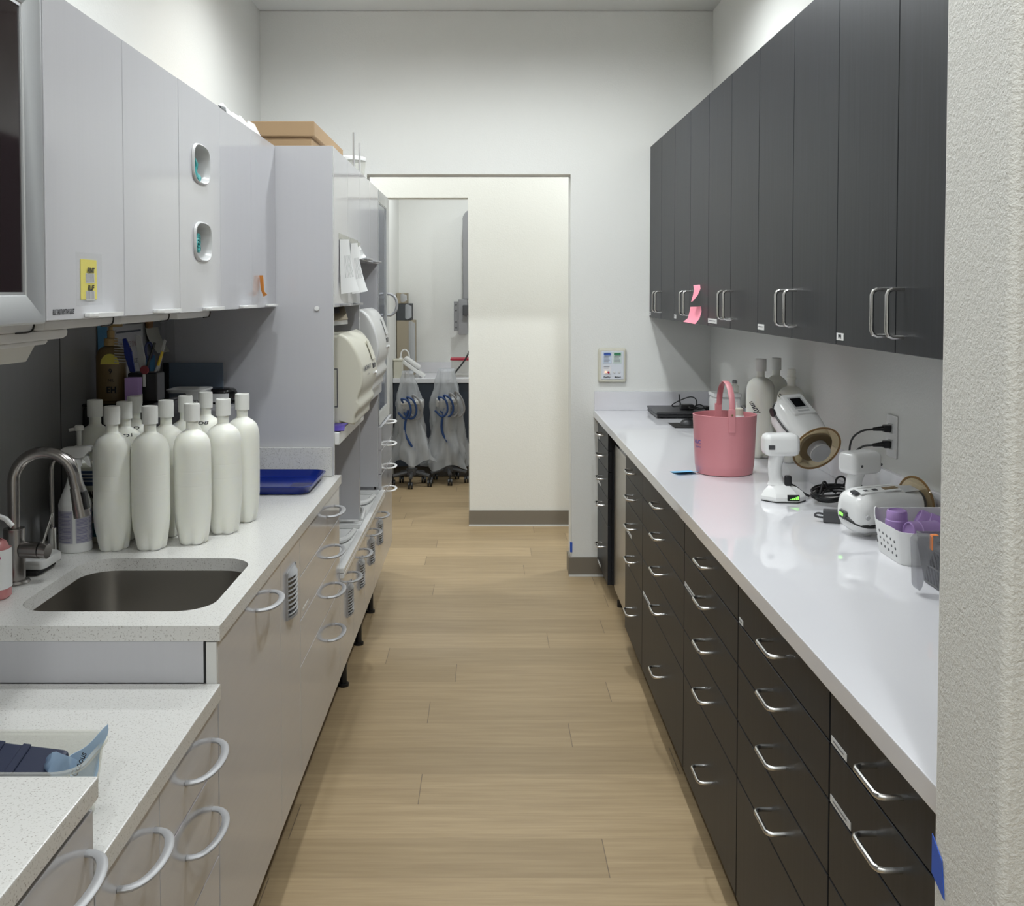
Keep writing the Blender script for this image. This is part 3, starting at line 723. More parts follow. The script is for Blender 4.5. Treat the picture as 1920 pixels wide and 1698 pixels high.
t = thing('power_adapter', 'black power adapter brick beside the tangled cable, in front of the wall outlet', 'power adapter', (1.125, 3.06, ZT))
B().box(-.045, .04, -.03, .03, 0.0005, .052, .008, 2, Matrix.Translation((1.13, 3.03, ZT)) @ Matrix.Rotation(-.25, 4, 'Z')).out('brick', M_BLACK, t)
B().tube([(1.09, 3.02, ZT + .02), (1.06, 3.0, ZT + .03), (1.04, 3.03, ZT + .01), (1.07, 3.05, ZT + .006)], .003, 8, smooth=2).out('cable', M_BLACK, t)
t = thing('power_adapter', 'small black plug adapter by the rounded end of the lying x-ray unit', 'power adapter', (.955, 2.86, ZT))
B().box(-.020, .026, -.018, .018, .0005, .034, .003, 2, Matrix.Translation((.955, 2.845, ZT)) @ Matrix.Rotation(-.3, 4, 'Z')).out('brick', M_DGREY, t)
B().tube([(.938, 2.845, ZT + .022), (.918, 2.85, ZT + .026), (.912, 2.855, ZT + .016), (.925, 2.855, ZT + .012), (.94, 2.85, ZT + .012)], .003, 8, smooth=2).out('cable', M_DGREY, t)

# white perforated basket with lilac cups
def rrect(x0, x1, y0, y1, r, n=7):
    out = []
    for cx, cy, a0 in ((x1 - r, y1 - r, 0), (x0 + r, y1 - r, PI / 2), (x0 + r, y0 + r, PI), (x1 - r, y0 + r, 1.5 * PI)):
        for k in range(n): a = a0 + PI / 2 * k / (n - 1); out.append((cx + r * math.cos(a), cy + r * math.sin(a)))
    return out
def basket_shell(x0, x1, y0, y1, h, flare, r, zfun, th=.0025):
    """tapered shell, open top; zfun(x,y) gives the rim height"""
    b = B(); n_r = 6; rings = []
    lo = rrect(x0, x1, y0, y1, r); hi = rrect(x0 - flare, x1 + flare * .3, y0 - flare, y1 + flare, r + flare)
    lo2 = rrect(x0 + th, x1 - th, y0 + th, y1 - th, r - th); hi2 = rrect(x0 - flare + th, x1 + flare * .3 - th, y0 - flare + th, y1 + flare - th, r + flare - th)
    rings.append([(x, y, ZT + .0005) for x, y in lo])
    for i in range(1, n_r + 1):
        u = i / n_r; rings.append([(a[0] + (c[0] - a[0]) * u, a[1] + (c[1] - a[1]) * u, ZT + zfun(c[0], c[1]) * u) for a, c in zip(lo, hi)])
    for i in range(n_r, 0, -1):
        u = i / n_r; rings.append([(a[0] + (c[0] - a[0]) * u, a[1] + (c[1] - a[1]) * u, ZT + max(.003, zfun(c[0], c[1]) * u)) for a, c in zip(lo2, hi2)])
    rings.append([(x, y, ZT + .003) for x, y in lo2])
    return b.ring_loft(rings)
def zrim(x, y):
    z = .080 + .022 * min(1, max(0, (y - 2.38) / .18))
    if x < .972:
        v = (y - 2.475) / .058
        if abs(v) < 1: z -= .046 * math.cos(v * PI / 2) ** 1.3
        if y > 2.535: z += .006
    return z
t = thing('basket', 'white perforated plastic basket holding lilac cups on the white worktop', 'basket', (1.08, 2.46, ZT))
bk = basket_shell(.968, 1.185, 2.378, 2.545, .09, .014, .028, zrim).out('body', M_WHITEM, t, 50)
b = B()
for i in range(6):
    for j in range(3):
        y = 2.408 + i * .0225; z = .018 + j * .0165 + .0018 * i; xx = .968 - .014 * z / .085
        b.cyl((xx - .0008, y, ZT + z), (xx + .001, y, ZT + z), .0035, seg=10)
for i in range(6):
    for j in range(3):
        x = 1.02 + i * .026; z = .022 + j * .019; yy = 2.378 - .014 * z / .085
        b.cyl((x, yy - .0008, ZT + z), (x, yy + .001, ZT + z), .0040, seg=10)
b.out('holes', M_DGREY, bk)
def cup(loc, direc, label):
    d = Vector(direc).normalized(); q = d.to_track_quat('Z', 'Y').to_matrix()
    t = tag(B().lathe([(.0, .004), (.018, .004), (.0195, .0), (.0225, .001), (.024, .006), (.0245, .022), (.0262, .024), (.030, .070), (.0315, .072), (.0295, .072), (.0235, .01), (0, .009)], loc, 28, q, cap0=False, cap1=False).out('cup', M_PURPLE), label, 'cup', 'lilac plastic cups in the basket')
    return t
cup((1.000, 2.497, ZT + .108), (.02, .05, -1), 'upside-down lilac cup at the left end of the white basket')
cup((.998, 2.424, ZT + .072), (.92, .22, -.12), 'lilac cup on its side in the basket front, base towards the camera')
cup((1.056, 2.512, ZT + .086), (.9, -.25, -.45), 'lilac cup leaning behind the one lying in the white basket')
cup((1.142, 2.470, ZT + .066), (-.1, .1, .9), 'lilac cup with its open mouth up at the right of the white basket')
# smoky clear bin at the wall end
t = thing('storage_bin', 'smoky clear slotted bin with a drop handle and orange clip, by the wall end', 'bin', (1.07, 2.15, ZT))
b = B()
def qd(u, v):    # left face of the bin, u along Y (0 near), v up
    return Vector((.966 - .022 * v, 2.128 + .122 * u, ZT + .002 + .112 * v))
for k in range(9):
    u = k / 8; b.tube([qd(u, 0), qd(u, .78)], .0022, 6)
for v in (0.02, .40, .78): b.tube([qd(0, v), qd(1, v)], .0026, 6)
b.prism([qd(0, .80), qd(1, .80), qd(1, 1), qd(0, 1)], (.003, 0, 0))
b.prism([(.966, 2.128, ZT + .001), (1.19, 2.128, ZT + .001), (1.19, 2.128, ZT + .113), (.944, 2.128, ZT + .113)], (0, .003, 0))
b.prism([(.966, 2.247, ZT + .001), (1.19, 2.247, ZT + .001), (1.19, 2.247, ZT + .113), (.944, 2.247, ZT + .113)], (0, .003, 0))
b.box(.966, 1.19, 2.128, 2.25, ZT, ZT + .003)
body = b.out('body', M_SMOKE, t, 30)
b = B(); hp = [(.9445, ZT + .113), (.936, ZT + .127), (.905, ZT + .127), (.898, ZT + .118), (.902, ZT + .02), (.908, ZT + .010), (.914, ZT + .02), (.925, ZT + .07), (.938, ZT + .11)]
b.prism([(x, 2.140, z) for x, z in hp], (0, .032, 0), .003, 2); b.out('drop_handle', M_SMOKE, t, 30)
B().box(.9305, .9330, 2.137, 2.150, ZT + .098, ZT + .128, .001, 1).box(.9305, .945, 2.137, 2.150, ZT + .1285, ZT + .1305, .0008, 1).out('clip', M_ORANGE, t)

# ------------------------------------------------------------ left-hand run
LX = -.520          # face of the base fronts
BX = -1.134         # grey back panel
def bow(b, xf, yc, z, L=.15, d=.040, r=.0058):
    pts = [(xf, yc - L / 2, z)] + [(xf + d * math.sin(a) ** .8, yc - L / 2 * math.cos(a), z) for a in [PI * k / 18 for k in range(1, 18)]] + [(xf, yc + L / 2, z)]
    return b.tube(pts, r, 10, sq=(.75, 1.3), up=(0, 0, 1))
def vent(parent, y, z0, z1, wy, xf=LX):
    fr = B()
    n = 12; prof = lambda u: .016 * math.sin(PI * u) ** .6
    pl = [(xf + .0005, y - wy / 2, 0), (xf + .0005, y + wy / 2, 0)]
    arc = [(xf + .002 + prof(k / n), y - wy / 2 + wy * k / n) for k in range(n + 1)]
    # top cowl and bottom lip
    for za, zb_ in ((z1 - .014, z1), (z0, z0 + .006)):
        fr.ring_loft([[(xf, y - wy / 2, za)] + [(xx, yy, za) for xx, yy in arc] + [(xf, y + wy / 2, za)], [(xf, y - wy / 2, zb_)] + [(xf + (xx - xf) * .35 if zb_ == z1 else xx, yy, zb_) for xx, yy in arc] + [(xf, y + wy / 2, zb_)]])
    for s in (-1, 1): fr.box(xf, xf + .005, y + s * wy / 2 - .005, y + s * wy / 2 + .005, z0, z1)
    g = fr.out('vent_grille', M_BOW, parent)
    B().box(xf, xf + .002, y - wy / 2 + .004, y + wy / 2 - .004, z0 + .004, z1 - .012).out('vent_recess', M_BLACK, parent)
    sl = B(); ns = 8
    for i in range(ns):
        za = z0 + .007 + (z1 - z0 - .024) * (i + .3) / ns
        sl.ring_loft([[(xx, yy, za) for xx, yy in arc] + [(xx - .004, yy, za + .002) for xx, yy in reversed(arc)], [(xx, yy, za + .0018) for xx, yy in arc] + [(xx - .004, yy, za + .0038) for xx, yy in reversed(arc)]])
    sl.out('vent_slats', M_BOW, parent)

struct(B().box(-1.1345, -1.228, .2, 3.571, .80, 1.52), 'trim_3', M_BACKPANEL)   # grey back panel
struct(B().box(-1.1348, -1.1337, 1.955, 1.958, .96, 1.50).box(-1.1348, -1.1337, 2.725, 2.728, .96, 1.50), 'trim_4', M_GAP)

# --- left wall cabinets
WX = -.733; WZ0, WZ1 = 1.504, 2.058
ls = [1.713, 2.081, 2.456, 2.833, 3.208, 3.5705]
llab = ['grey wall cabinet with the yellow card taped on its door', 'plain grey wall cabinet between the yellow card and the glove openings', 'grey wall cabinet with two oval glove openings',
        'plain grey wall cabinet right of the glove openings', 'grey wall cabinet with an orange note, against the tall panel']
def lip_pull(b, xf, y, z, L, d=.030, th=.0075):
    pts = [(xf, y - L / 2 * .9)] + [(xf + d * (math.sin(a) ** .55), y - L / 2 * math.cos(a)) for a in [PI * k / 14 for k in range(1, 14)]] + [(xf, y + L / 2 * .9)]
    return b.prism([(xx, yy, z) for xx, yy in pts], (0, 0, th), .002, 2)
def oval(y, z, hw, hh, n=36):
    pts = []
    for k in range(n):
        a = 2 * PI * k / n; ca, sa = math.cos(a), math.sin(a)
        pts.append((y + hw * abs(ca) ** .72 * (1 if ca > 0 else -1), z + hh * abs(sa) ** .55 * (1 if sa > 0 else -1)))
    return pts
ports = [(2.640, 1.879), (2.650, 1.682)]
for i in range(5):
    y0, y1 = ls[i], ls[i + 1]
    t = thing('wall_cabinet', llab[i], 'cabinet', (-.94, (y0 + y1) / 2, WZ0), 'grey wall cabinets on the left')
    b = B()
    if i == 2:   # open carcass behind the glove openings
        b.box(BX + .001, -.755, y0 + .001, y0 + .016, WZ0 + .002, WZ1).box(BX + .001, -.755, y1 - .016, y1 - .001, WZ0 + .002, WZ1)
        b.box(BX + .001, -.755, y0 + .0165, y1 - .0165, WZ0 + .002, WZ0 + .018).box(BX + .001, -.755, y0 + .0165, y1 - .0165, WZ1 - .016, WZ1)
    else: b.box(BX + .001, -.755, y0 + .001, y1 - .001, WZ0 + .002, WZ1)
    b.out('carcass', M_LAM, t)
    if i == 2:
        # door slab with two cut-outs, built as a filled face then given thickness
        bm = bmesh.new(); ed = []
        def loop(pts):
            vs = [bm.verts.new((WX, y, z)) for y, z in pts]; ed.extend(bm.edges.new((vs[k], vs[(k + 1) % len(vs)])) for k in range(len(vs)))
        loop([(y0 + .0012, WZ0), (y1 - .0012, WZ0), (y1 - .0012, WZ1 + .001), (y0 + .0012, WZ1 + .001)])
        for (py, pz) in ports: loop(oval(py, pz, .070, .0455))
        bmesh.ops.triangle_fill(bm, use_beauty=True, edges=ed)
        inside = [f for f in bm.faces if any(abs((f.calc_center_median().y - py) / .070) ** 2 + abs((f.calc_center_median().z - pz) / .0455) ** 2 < .8 for py, pz in ports)]
        bmesh.ops.delete(bm, geom=inside, context='FACES')
        ret = bmesh.ops.extrude_face_region(bm, geom=list(bm.faces))
        bmesh.ops.translate(bm, verts=[g for g in ret['geom'] if isinstance(g, bmesh.types.BMVert)], vec=(-.0205, 0, 0))
        bb = B(); bb.bm.free(); bb.bm = bm; d = bb.out('door', M_LAM, t)
        for k, (py, pz) in enumerate(ports):
            o1 = oval(py, pz, .077, .0515); o2 = oval(py, pz, .0725, .0475); o3 = oval(py, pz + .002, .062, .039); o4 = oval(py, pz + .004, .055, .034)
            b = B(); b.ring_loft([[(WX + .0005, y, z) for y, z in o1], [(WX + .005, y, z) for y, z in oval(py, pz, .0755, .0502)], [(WX + .0065, y, z) for y, z in o2], [(WX + .003, y, z) for y, z in oval(py, pz, .0695, .0450)],
                                   [(WX - .035, y, z) for y, z in o3], [(WX - .055, y, z) for y, z in o4]], False, False)
            b.out('glove_port', mat('port_grey', (.60, .60, .60), .3), d)
    else:
        d = B().box(WX - .0205, WX, y0 + .0012, y1 - .0012, WZ0, WZ1 + .001, .0012, 1).out('door', M_LAM, t)
    L = .165 if i < 4 else .13
    yy = (1.945, 2.330, 2.722, 3.115, 3.45)[i]
    lip_pull(B(), WX, yy, WZ0 + .003, L).out('handle', M_WHITE, d)
    if i == 0: text('BLUE TABS/TRAPS/TRAP GASKET', .0125, M_INK, t, (WX, 1.780, 1.518), '+X', .50, bold=.0004)
t = thing('glove_bunch', 'bright teal glove poking out of the upper oval opening', 'gloves', (WX - .04, 2.615, 1.84), 'teal gloves inside the wall cabinet openings')
b = B(); g = [[(WX - .002 - .011 * v + .005 * math.sin(9 * u) * v + .004 * u, 2.604 + .072 * v * (.45 + .55 * u) + .006 * math.sin(5 * u), 1.888 - .050 * u + .006 * math.sin(7 * v)) for v in [j / 8 for j in range(9)]] for u in [k / 10 for k in range(11)]]
b.sheet(g, .004).out('glove', M_TEAL, t)
B().box(WX - .034, WX - .030, 2.625, 2.668, 1.885, 1.912, .001, 1).out('glove_pile', M_TEALD, t)
t = thing('glove_bunch', 'dark teal gloves crumpled inside the lower oval opening', 'gloves', (WX - .05, 2.64, 1.65), 'teal gloves inside the wall cabinet openings')
b = B(); rr = random.Random(5)
for k in range(9):
    kk = rr.random(); c = Vector((WX - .004 - .014 * kk, 2.618 + .056 * kk, 1.664 + .030 * rr.random()))
    b.tube([c + Vector((.002, .014 * math.cos(q), .010 * math.sin(q))) for q in [2 * PI * m / 10 for m in range(10)]], .0028, 6, closed=True)
b.out('glove', M_TEAL, t); B().box(WX - .030, WX - .026, 2.640, 2.682, 1.655, 1.705, .001, 1).out('glove_pile', M_TEALD, t)

# glass-fronted near cabinet with aluminium frame
t = thing('glass_door_cabinet', 'aluminium framed wall cabinet with a dark glass door at the left edge', 'cabinet', (-.94, 1.40, WZ0))
B().box(BX + .001, -.757, 1.08, 1.711, WZ0 + .002, WZ1).out('carcass', M_LAM, t)
def frame_door(t, y0, y1, z0, z1, xo, wd, gm, drop=.013, back=.022):
    b = B(); xi = xo - drop
    R = lambda k, x: [(x, y0 + k, z0 + k), (x, y1 - k, z0 + k), (x, y1 - k, z1 - k), (x, y0 + k, z1 - k)]
    b.ring_loft([R(0, xo - back), R(0, xo - .004), R(.003, xo), R(.010, xo), R(wd - .006, xi + .002), R(wd - .005, xi), R(wd, xi), R(wd, xo - back)], False, False)
    f = b.out('door_frame', M_ALU, t, 20)
    B().box(xi - .006, xi - .002, y0 + wd - .003, y1 - wd + .003, z0 + wd - .003, z1 - wd + .003).out('glass_pane', gm, f); return f
frame_door(t, 1.08, 1.7095, WZ0 - .004, WZ1 + .002, WX, .052, M_DGLASS)

# notes on the doors
t = thing('yellow_card', 'yellow card with two hand-lettered windows taped on the grey wall cabinet', 'card', (WX, 1.893, 1.538))
B().box(WX + .0004, WX + .0012, 1.855, 1.930, 1.539, 1.612).out('card', M_YELLOW, t)
B().box(WX + .0002, WX + .0016, 1.835, 1.955, 1.528, 1.624).out('clear_sleeve', clear('sleeve_film', (.99, .99, .99), .05, .06), t)
for zc, s in ((1.588, 'RINT'), (1.556, 'RLIF')):
    b = B()
    for k in range(6): b.box(WX + .0018, WX + .0021, 1.878 + k * .0065, 1.882 + k * .0065, zc - .0165, zc - .002)
    b.out('printed_bars', mat('bar_grey', (.40, .39, .40), .6), t)
    b = B().box(WX + .0012, WX + .00175, 1.8765, 1.918, zc - .019, zc - .001).out('printed_bars', mat('bar_pale', (.62, .62, .58), .6), t)
    text(s, .0135, M_INK, t, (WX + .0018, 1.899, zc + .004), '+X', 1.15, bold=.0006, shear=.15)
note_strip('sticky_note', M_ORNOTE, 'narrow orange sticky note on the grey wall cabinet beside the tall panel', 'sticky note', [((WX + .0005, 3.315, 1.608), (WX + .0145, 3.30, 1.608)), ((WX + .002, 3.315, 1.585), (WX + .0165, 3.30, 1.584)), ((WX + .005, 3.315, 1.560), (WX + .018, 3.30, 1.557)), ((WX + .014, 3.31, 1.540), (WX + .030, 3.29, 1.546))])

# under-cabinet trays and the towel dispenser
def under_tray(y0, y1, label):
    t = thing('under_cabinet_tray', label, 'tray', (-.85, (y0 + y1) / 2, 1.468), 'white trays mounted under the grey wall cabinets')
    pr = [(y0, 1.484), (y0, 1.501), (y1, 1.501), (y1, 1.494), (y1 - .006, 1.487), (y1 - .016, 1.484)]
    B().prism([(-1.0, y, z) for y, z in pr], (.212, 0, 0), .003, 2).out('body', M_WHITEM, t)
    B().box(-1.05, -.80, y0 + .02, y1 - .03, 1.5015, 1.5058).out('mounting_plate', M_GREY, t)
    e = [(-.787, y1 + .0002, 1.500), (-.787, y1 + .0003, 1.494), (-.787, y1 - .006, 1.4865), (-.787, y1 - .02, 1.4832), (-.787, y1 - .07, 1.4832)]
    B().tube(e, .0016, 6, smooth=1).out('end_trim', M_RUBBER, t)
under_tray(1.40, 1.786, 'white pull-out tray under the dark glass cabinet, above the towel dispenser')
under_tray(1.83, 2.165, 'white pull-out tray under the cabinet with the yellow card')
under_tray(2.21, 2.545, 'white pull-out tray under the plain cabinet left of the glove openings')
under_tray(2.62, 2.92, 'white pull-out tray under the cabinet with the glove openings')
t = thing('towel_dispenser', 'white paper towel dispenser with a towel hanging down, left edge under the cabinets', 'towel dispenser', (-.93, 1.6, 1.42))
pr = [(1.25, 1.465), (1.25, 1.4825), (1.975, 1.4825), (1.975, 1.474), (1.970, 1.468), (1.955, 1.465)]
B().prism([(-1.03, y, z) for y, z in pr], (.225, 0, 0), .004, 2).out('housing', M_WHITEM, t)
pr = [(1.28, 1.457), (1.28, 1.4648), (1.895, 1.4648), (1.895, 1.461), (1.885, 1.457)]
B().prism([(-1.01, y, z) for y, z in pr], (.20, 0, 0), .002, 2).out('towel_slot', M_WHITEM, t)
g = [[(-.815 - .012 * u + .006 * math.sin(6 * v), 1.36 + .495 * v - .010 * u * (1 + math.sin(v * 3)), 1.458 - .026 * u + .004 * math.sin(5.0 * v) * u) for v in [j / 14 for j in range(15)]] for u in [k / 6 for k in range(7)]]
B().sheet(g).out('paper_towel', M_TOWEL, t)

# --- base cabinets, left
def left_cab(y0, y1, zt, label, fronts, zb=.19):
    """fronts: list of (ya, yb, z0, z1, kind, handle_y, handle_z)"""
    t = thing('base_cabinet', label, 'cabinet', (-.83, (y0 + y1) / 2, 0), 'grey base cabinets on the left')
    return t
def front(t, nm, ya, yb, z0, z1, hy=None, hz=None, L=.15):
    d = B().box(LX - .020, LX, ya + .0012, yb - .0012, z0 + .0012, z1 - .0012, .0010, 1).out(nm, M_LAMLOW, t)
    if hy is not None: bow(B(), LX, hy, hz, L).out('handle', M_BOW, d)
    return d
def carcass(t, y0, y1, z0, z1, x0=BX + .002, toe=True):
    B().box(x0, LX - .021, y0 + .001, y1 - .001, z0, z1).out('carcass', M_LAM, t)
    if toe: B().box(x0, -.66, y0 + .001, y1 - .001, 0, z0 - .0005).out('toe_kick', M_TOE, t)
t = left_cab(.55, 1.335, .88, 'grey base cabinet nearest the camera at the bottom left, with a curved handle', None)
carcass(t, .55, 1.335, .19, .8725); front(t, 'drawer', .55, 1.335, .70, .872, 1.225, .825, .17); front(t, 'door', .55, 1.335, .19, .70)
t = left_cab(1.338, 1.960, .77, 'low grey base cabinet under the lowered worktop, four drawers and a door', None)
carcass(t, 1.338, 1.960, .19, .767)
front(t, 'drawer', 1.338, 1.604, .19, .765, 1.50, .712, .16)
for z0, z1 in ((.648, .765), (.463, .648), (.19, .463)): front(t, 'drawer', 1.604, 1.960, z0, z1, 1.83, min(z1 - .058, (z0 + z1) / 2 + .02), .17)
t = left_cab(1.963, 2.828, .88, 'tall grey base cabinet under the sink, door and a narrow vented panel', None)
b = B(); b.box(BX + .002, LX - .021, 1.964, 2.008, .19, .883).box(BX + .002, LX - .021, 2.50, 2.827, .19, .883).box(BX + .002, -1.0, 2.009, 2.499, .19, .883).box(-.999, LX - .021, 2.009, 2.499, .19, .65)
b.out('carcass', M_LAM, t); B().box(BX + .002, -.66, 1.964, 2.827, 0, .1895).out('toe_kick', M_TOE, t)
front(t, 'door', 1.963, 2.560, .19, .882, 2.365, .838, .15)
vp = front(t, 'vent_panel', 2.560, 2.828, .19, .882); vent(vp, 2.69, .705, .828, .115)
B().box(LX - .0195, LX + .0005, 1.951, 1.9625, .8, .882).out('filler_strip', M_LAMEDGE, t)
t = left_cab(2.830, 3.590, .88, 'grey base cabinet of four drawers under the blue tray', None)
carcass(t, 2.830, 3.590, .19, .883)
for i, (z0, z1) in enumerate(((.764, .882), (.640, .764), (.512, .640), (.19, .512))):
    hz = (z0 + z1) / 2 if i < 3 else .43
    d = front(t, 'drawer', 2.830, 3.590, z0, z1, 3.40, (.826, .692, .562, .420)[i], .17)
    if i == 1: B().box(LX - .0002, LX + .0008, 2.87, 2.96, .655, .664).out('label_strip', M_LAMEDGE, d)

# --- worktops, left
CXF = -.513
t = thing('worktop', 'speckled white worktop section nearest the camera, bottom left corner', 'worktop', (-.82, .95, .884))
B().box(BX + .0005, CXF, .50, 1.338, .884, .914, .003, 2).out('slab', M_SPECK, t); B().box(LX - .03, LX - .004, .55, 1.337, .8735, .8835).out('light_rail', M_WHITE, t)
t = thing('worktop', 'lowered speckled white worktop between the two higher ones', 'worktop', (-.82, 1.65, .77))
B().box(BX + .0005, CXF + .002, 1.3395, 1.9495, .7705, .803, .003, 2).out('slab', M_SPECK, t)
t = thing('riser_panel', 'grey riser panel between the lowered worktop and the sink worktop', 'panel', (-.84, 1.956, .803))
B().box(BX + .0005, -.545, 1.9515, 1.9625, .8035, .8835).out('panel', M_LAM, t); B().box(-.5445, -.5405, 1.953, 1.9625, .8035, .8835).out('gap_strip', M_GAP, t)
# sink worktop with a rounded cut-out and hung bowl
t = thing('sink_worktop', 'speckled white worktop with an undermount sink, in front of the milky bottles', 'worktop', (-.82, 2.75, .884))
SK = rrect(-.957, -.560, 2.040, 2.455, .075, 9)
bm = bmesh.new(); ed = []
def lp(pts):
    vs = [bm.verts.new((x, y, .914)) for x, y in pts]; ed.extend(bm.edges.new((vs[k], vs[(k + 1) % len(vs)])) for k in range(len(vs)))
lp([(BX + .0005, 1.951), (CXF, 1.951), (CXF, 3.592), (BX + .0005, 3.592)]); lp(SK)
bmesh.ops.triangle_fill(bm, use_beauty=True, edges=ed)
bmesh.ops.delete(bm, geom=[f for f in bm.faces if -.957 < f.calc_center_median().x < -.56 and 2.04 < f.calc_center_median().y < 2.455 and all(min((v.co.x - x) ** 2 + (v.co.y - y) ** 2 for x, y in SK) < 1e-8 for v in f.verts)], context='FACES')
r = bmesh.ops.extrude_face_region(bm, geom=list(bm.faces)); bmesh.ops.translate(bm, verts=[g for g in r['geom'] if isinstance(g, bmesh.types.BMVert)], vec=(0, 0, -.030))
bb = B(); bb.bm.free(); bb.bm = bm; bb.out('slab', M_SPECK, t, 30)
b = B(); R2 = lambda k, z: [(x, y, z) for x, y in rrect(-.957 - k, -.560 + k, 2.040 - k, 2.455 + k, .075 + k, 9)]
b.ring_loft([R2(.014, .8838), R2(.004, .8838), R2(.003, .875), R2(-.004, .72), R2(-.030, .690), R2(-.060, .684)], False, True)
sk = b.out('sink_bowl', M_SINK, t, 50)
B().lathe([(.038, .6842), (.038, .6856), (.026, .6865), (.022, .6845)], (-.76, 2.25, 0), 24, cap0=False).out('drain', M_SATIN, sk)
B().box(BX + .0005, -.5405, 3.552, 3.5705, .9145, 1.016, .002, 2).out('backsplash', M_SPECK, t)

# --- faucets and things by the sink
zc = .9142
t = thing('kitchen_faucet', 'dark steel pull-down faucet arching over the sink', 'faucet', (-1.03, 2.25, zc))
fx, fy = -1.040, 2.245
B().lathe([(.031, 0), (.032, .003), (.029, .007), (.0225, .008), (.0225, .118), (.0215, .121), (.013, .122)], (fx, fy, zc), 28).out('post', M_FAUCET, t)
R = .063; cz = zc + .2235
pts = [(fx, fy, zc + .120), (fx, fy, zc + .18), (fx, fy, cz)] + [(fx + R - R * math.cos(a), fy + .02 * (a / PI), cz + R * math.sin(a)) for a in [PI * k / 18 for k in range(1, 18)]] + [(fx + 2 * R + .001, fy + .021, cz - .006), (fx + 2 * R + .004, fy + .022, cz - .018)]
B().tube(pts, .0127, 16, up=(0, 1, 0)).out('gooseneck', M_FAUCET, t)
hdp, hdq = Vector((fx + 2 * R + .003, fy + .022, cz - .017)), Vector((fx + 2 * R + .014, fy + .026, cz - .082))
sp = B().cyl(hdp, hdq, .0140, .0182, 24).out('spray_head', M_FAUCET, t)
B().box(-.003, .004, -.009, .009, -.020, .020, .002, 2, Matrix.Translation(hdp.lerp(hdq, .42) + Vector((.0168, -.004, 0))) @ Matrix.Rotation(.17, 4, 'Y').inverted()).out('spray_button', M_BLACK, sp)
lv = B().cyl((fx + .020, fy - .003, zc + .074), (fx + .060, fy - .008, zc + .074), .0185, .0185, 24).cyl((fx + .0615, fy - .008, zc + .074), (fx + .078, fy - .010, zc + .072), .0175, .0165, 24).out('valve_body', M_FAUCET, t)
B().cyl((fx + .066, fy - .009, zc + .088), (fx + .090, fy - .012, zc + .158), .0032, .0028, 10).out('lever', M_SATIN, t)
t = thing('filter_faucet', 'slim steel filtered-water tap standing behind the main faucet', 'faucet', (-1.036, 2.435, zc))
gx, gy = -1.036, 2.432
B().lathe([(.018, 0), (.019, .002), (.016, .005), (.0092, .006), (.0092, .078), (.006, .080)], (gx, gy, zc), 22).out('post', M_SATIN, t)
r_ = .033
B().tube([(gx, gy, zc + .079), (gx, gy, zc + .14), (gx, gy, zc + .215)] + [(gx + r_ - r_ * math.cos(a), gy - .006 * a, zc + .215 + r_ * 1.2 * math.sin(a)) for a in [PI * k / 14 for k in range(1, 14)]] + [(gx + 2 * r_, gy - .02, zc + .205), (gx + 2 * r_ + .001, gy - .02, zc + .17)], .0052, 12, up=(0, 1, 0)).out('gooseneck', M_FAUCET, t)
t = thing('sponge_tray', 'pale angular sponge tray on a black shadow base behind the main faucet', 'tray', (-1.05, 2.335, zc))
B().box(-1.085, -1.012, 2.295, 2.395, zc + .0002, zc + .014, .003, 1).out('base', M_RUBBER, t)  # black slab serves as the tray base and the shadow under it
B().prism([(-1.092, 2.29, zc + .0145), (-1.002, 2.29, zc + .0145), (-.995, 2.31, zc + .032), (-.995, 2.385, zc + .032), (-1.01, 2.40, zc + .0145), (-1.092, 2.40, zc + .0145)][:2] + [(-.995, 2.305, zc + .0145), (-.995, 2.385, zc + .0145), (-1.01, 2.40, zc + .0145), (-1.092, 2.40, zc + .0145)], (0, 0, .022), .006, 2).out('dish', M_GREYW, t)

# spray bottle
t = thing('spray_bottle', 'white trigger spray bottle with a lavender text label behind the faucet', 'spray bottle', (-1.022, 2.535, zc))
S = (-1.022, 2.535, zc); Sr = Matrix.Rotation(0, 3, 'Z')
B().lathe([(.037, 0), (.0395, .003), (.0395, .018), (.0383, .020), (.0387, .022), (.0387, .105), (.0395, .114), (.0380, .120), (.0300, .142), (.0205, .166), (.0150, .190), (.0140, .208)], S, 36).out('body', M_WHITEM, t, 50)
b = B()
ring = lambda z: [(S[0] + .0392 * math.cos(a), S[1] + .0392 * math.sin(a), zc + z) for a in [math.radians(195) + math.radians(165) * k / 30 for k in range(31)]]
ring2 = lambda z: [(S[0] + .0392 * math.cos(a), S[1] + .0392 * math.sin(a), zc + z) for a in [math.radians(-68) + math.radians(84) * k / 16 for k in range(17)]]
lb = B(); lb.ring_loft([ring2(.024), ring2(.104)], False, False, closed=False)
rl = lambda z: [(S[0] + .0392 * math.cos(a), S[1] + .0392 * math.sin(a), zc + z) for a in [math.radians(190) + math.radians(92) * k / 20 for k in range(21)]]
lb.ring_loft([rl(.024), rl(.104)], False, False, closed=False)
lab = lb.out('label', M_LABELGREY, t)
b = B(); rr = random.Random(2)
for k in range(22):
    z = .027 + k * .0034
    for a0, a1 in ((192, 278), (-64, -20), (-16, 14)):
        if k % 6 == 5 or rr.random() < .06: continue
        rg = lambda zz: [(S[0] + .0395 * math.cos(a), S[1] + .0395 * math.sin(a), zc + zz) for a in [math.radians(a0 + (a1 - a0 - 8 * rr.random()) * q / 8) for q in range(9)]]
        r1 = rg(z); r2 = [(x, y, zz + .0017) for x, y, zz in r1]
        b.ring_loft([r1, r2], False, False, closed=False)
b.out('print', M_LABELBLUE, t)
b = B(); b.lathe([(.0165, .2085), (.0165, .226), (.014, .228)], S, 24); b.out('collar', M_WHITEM, t)
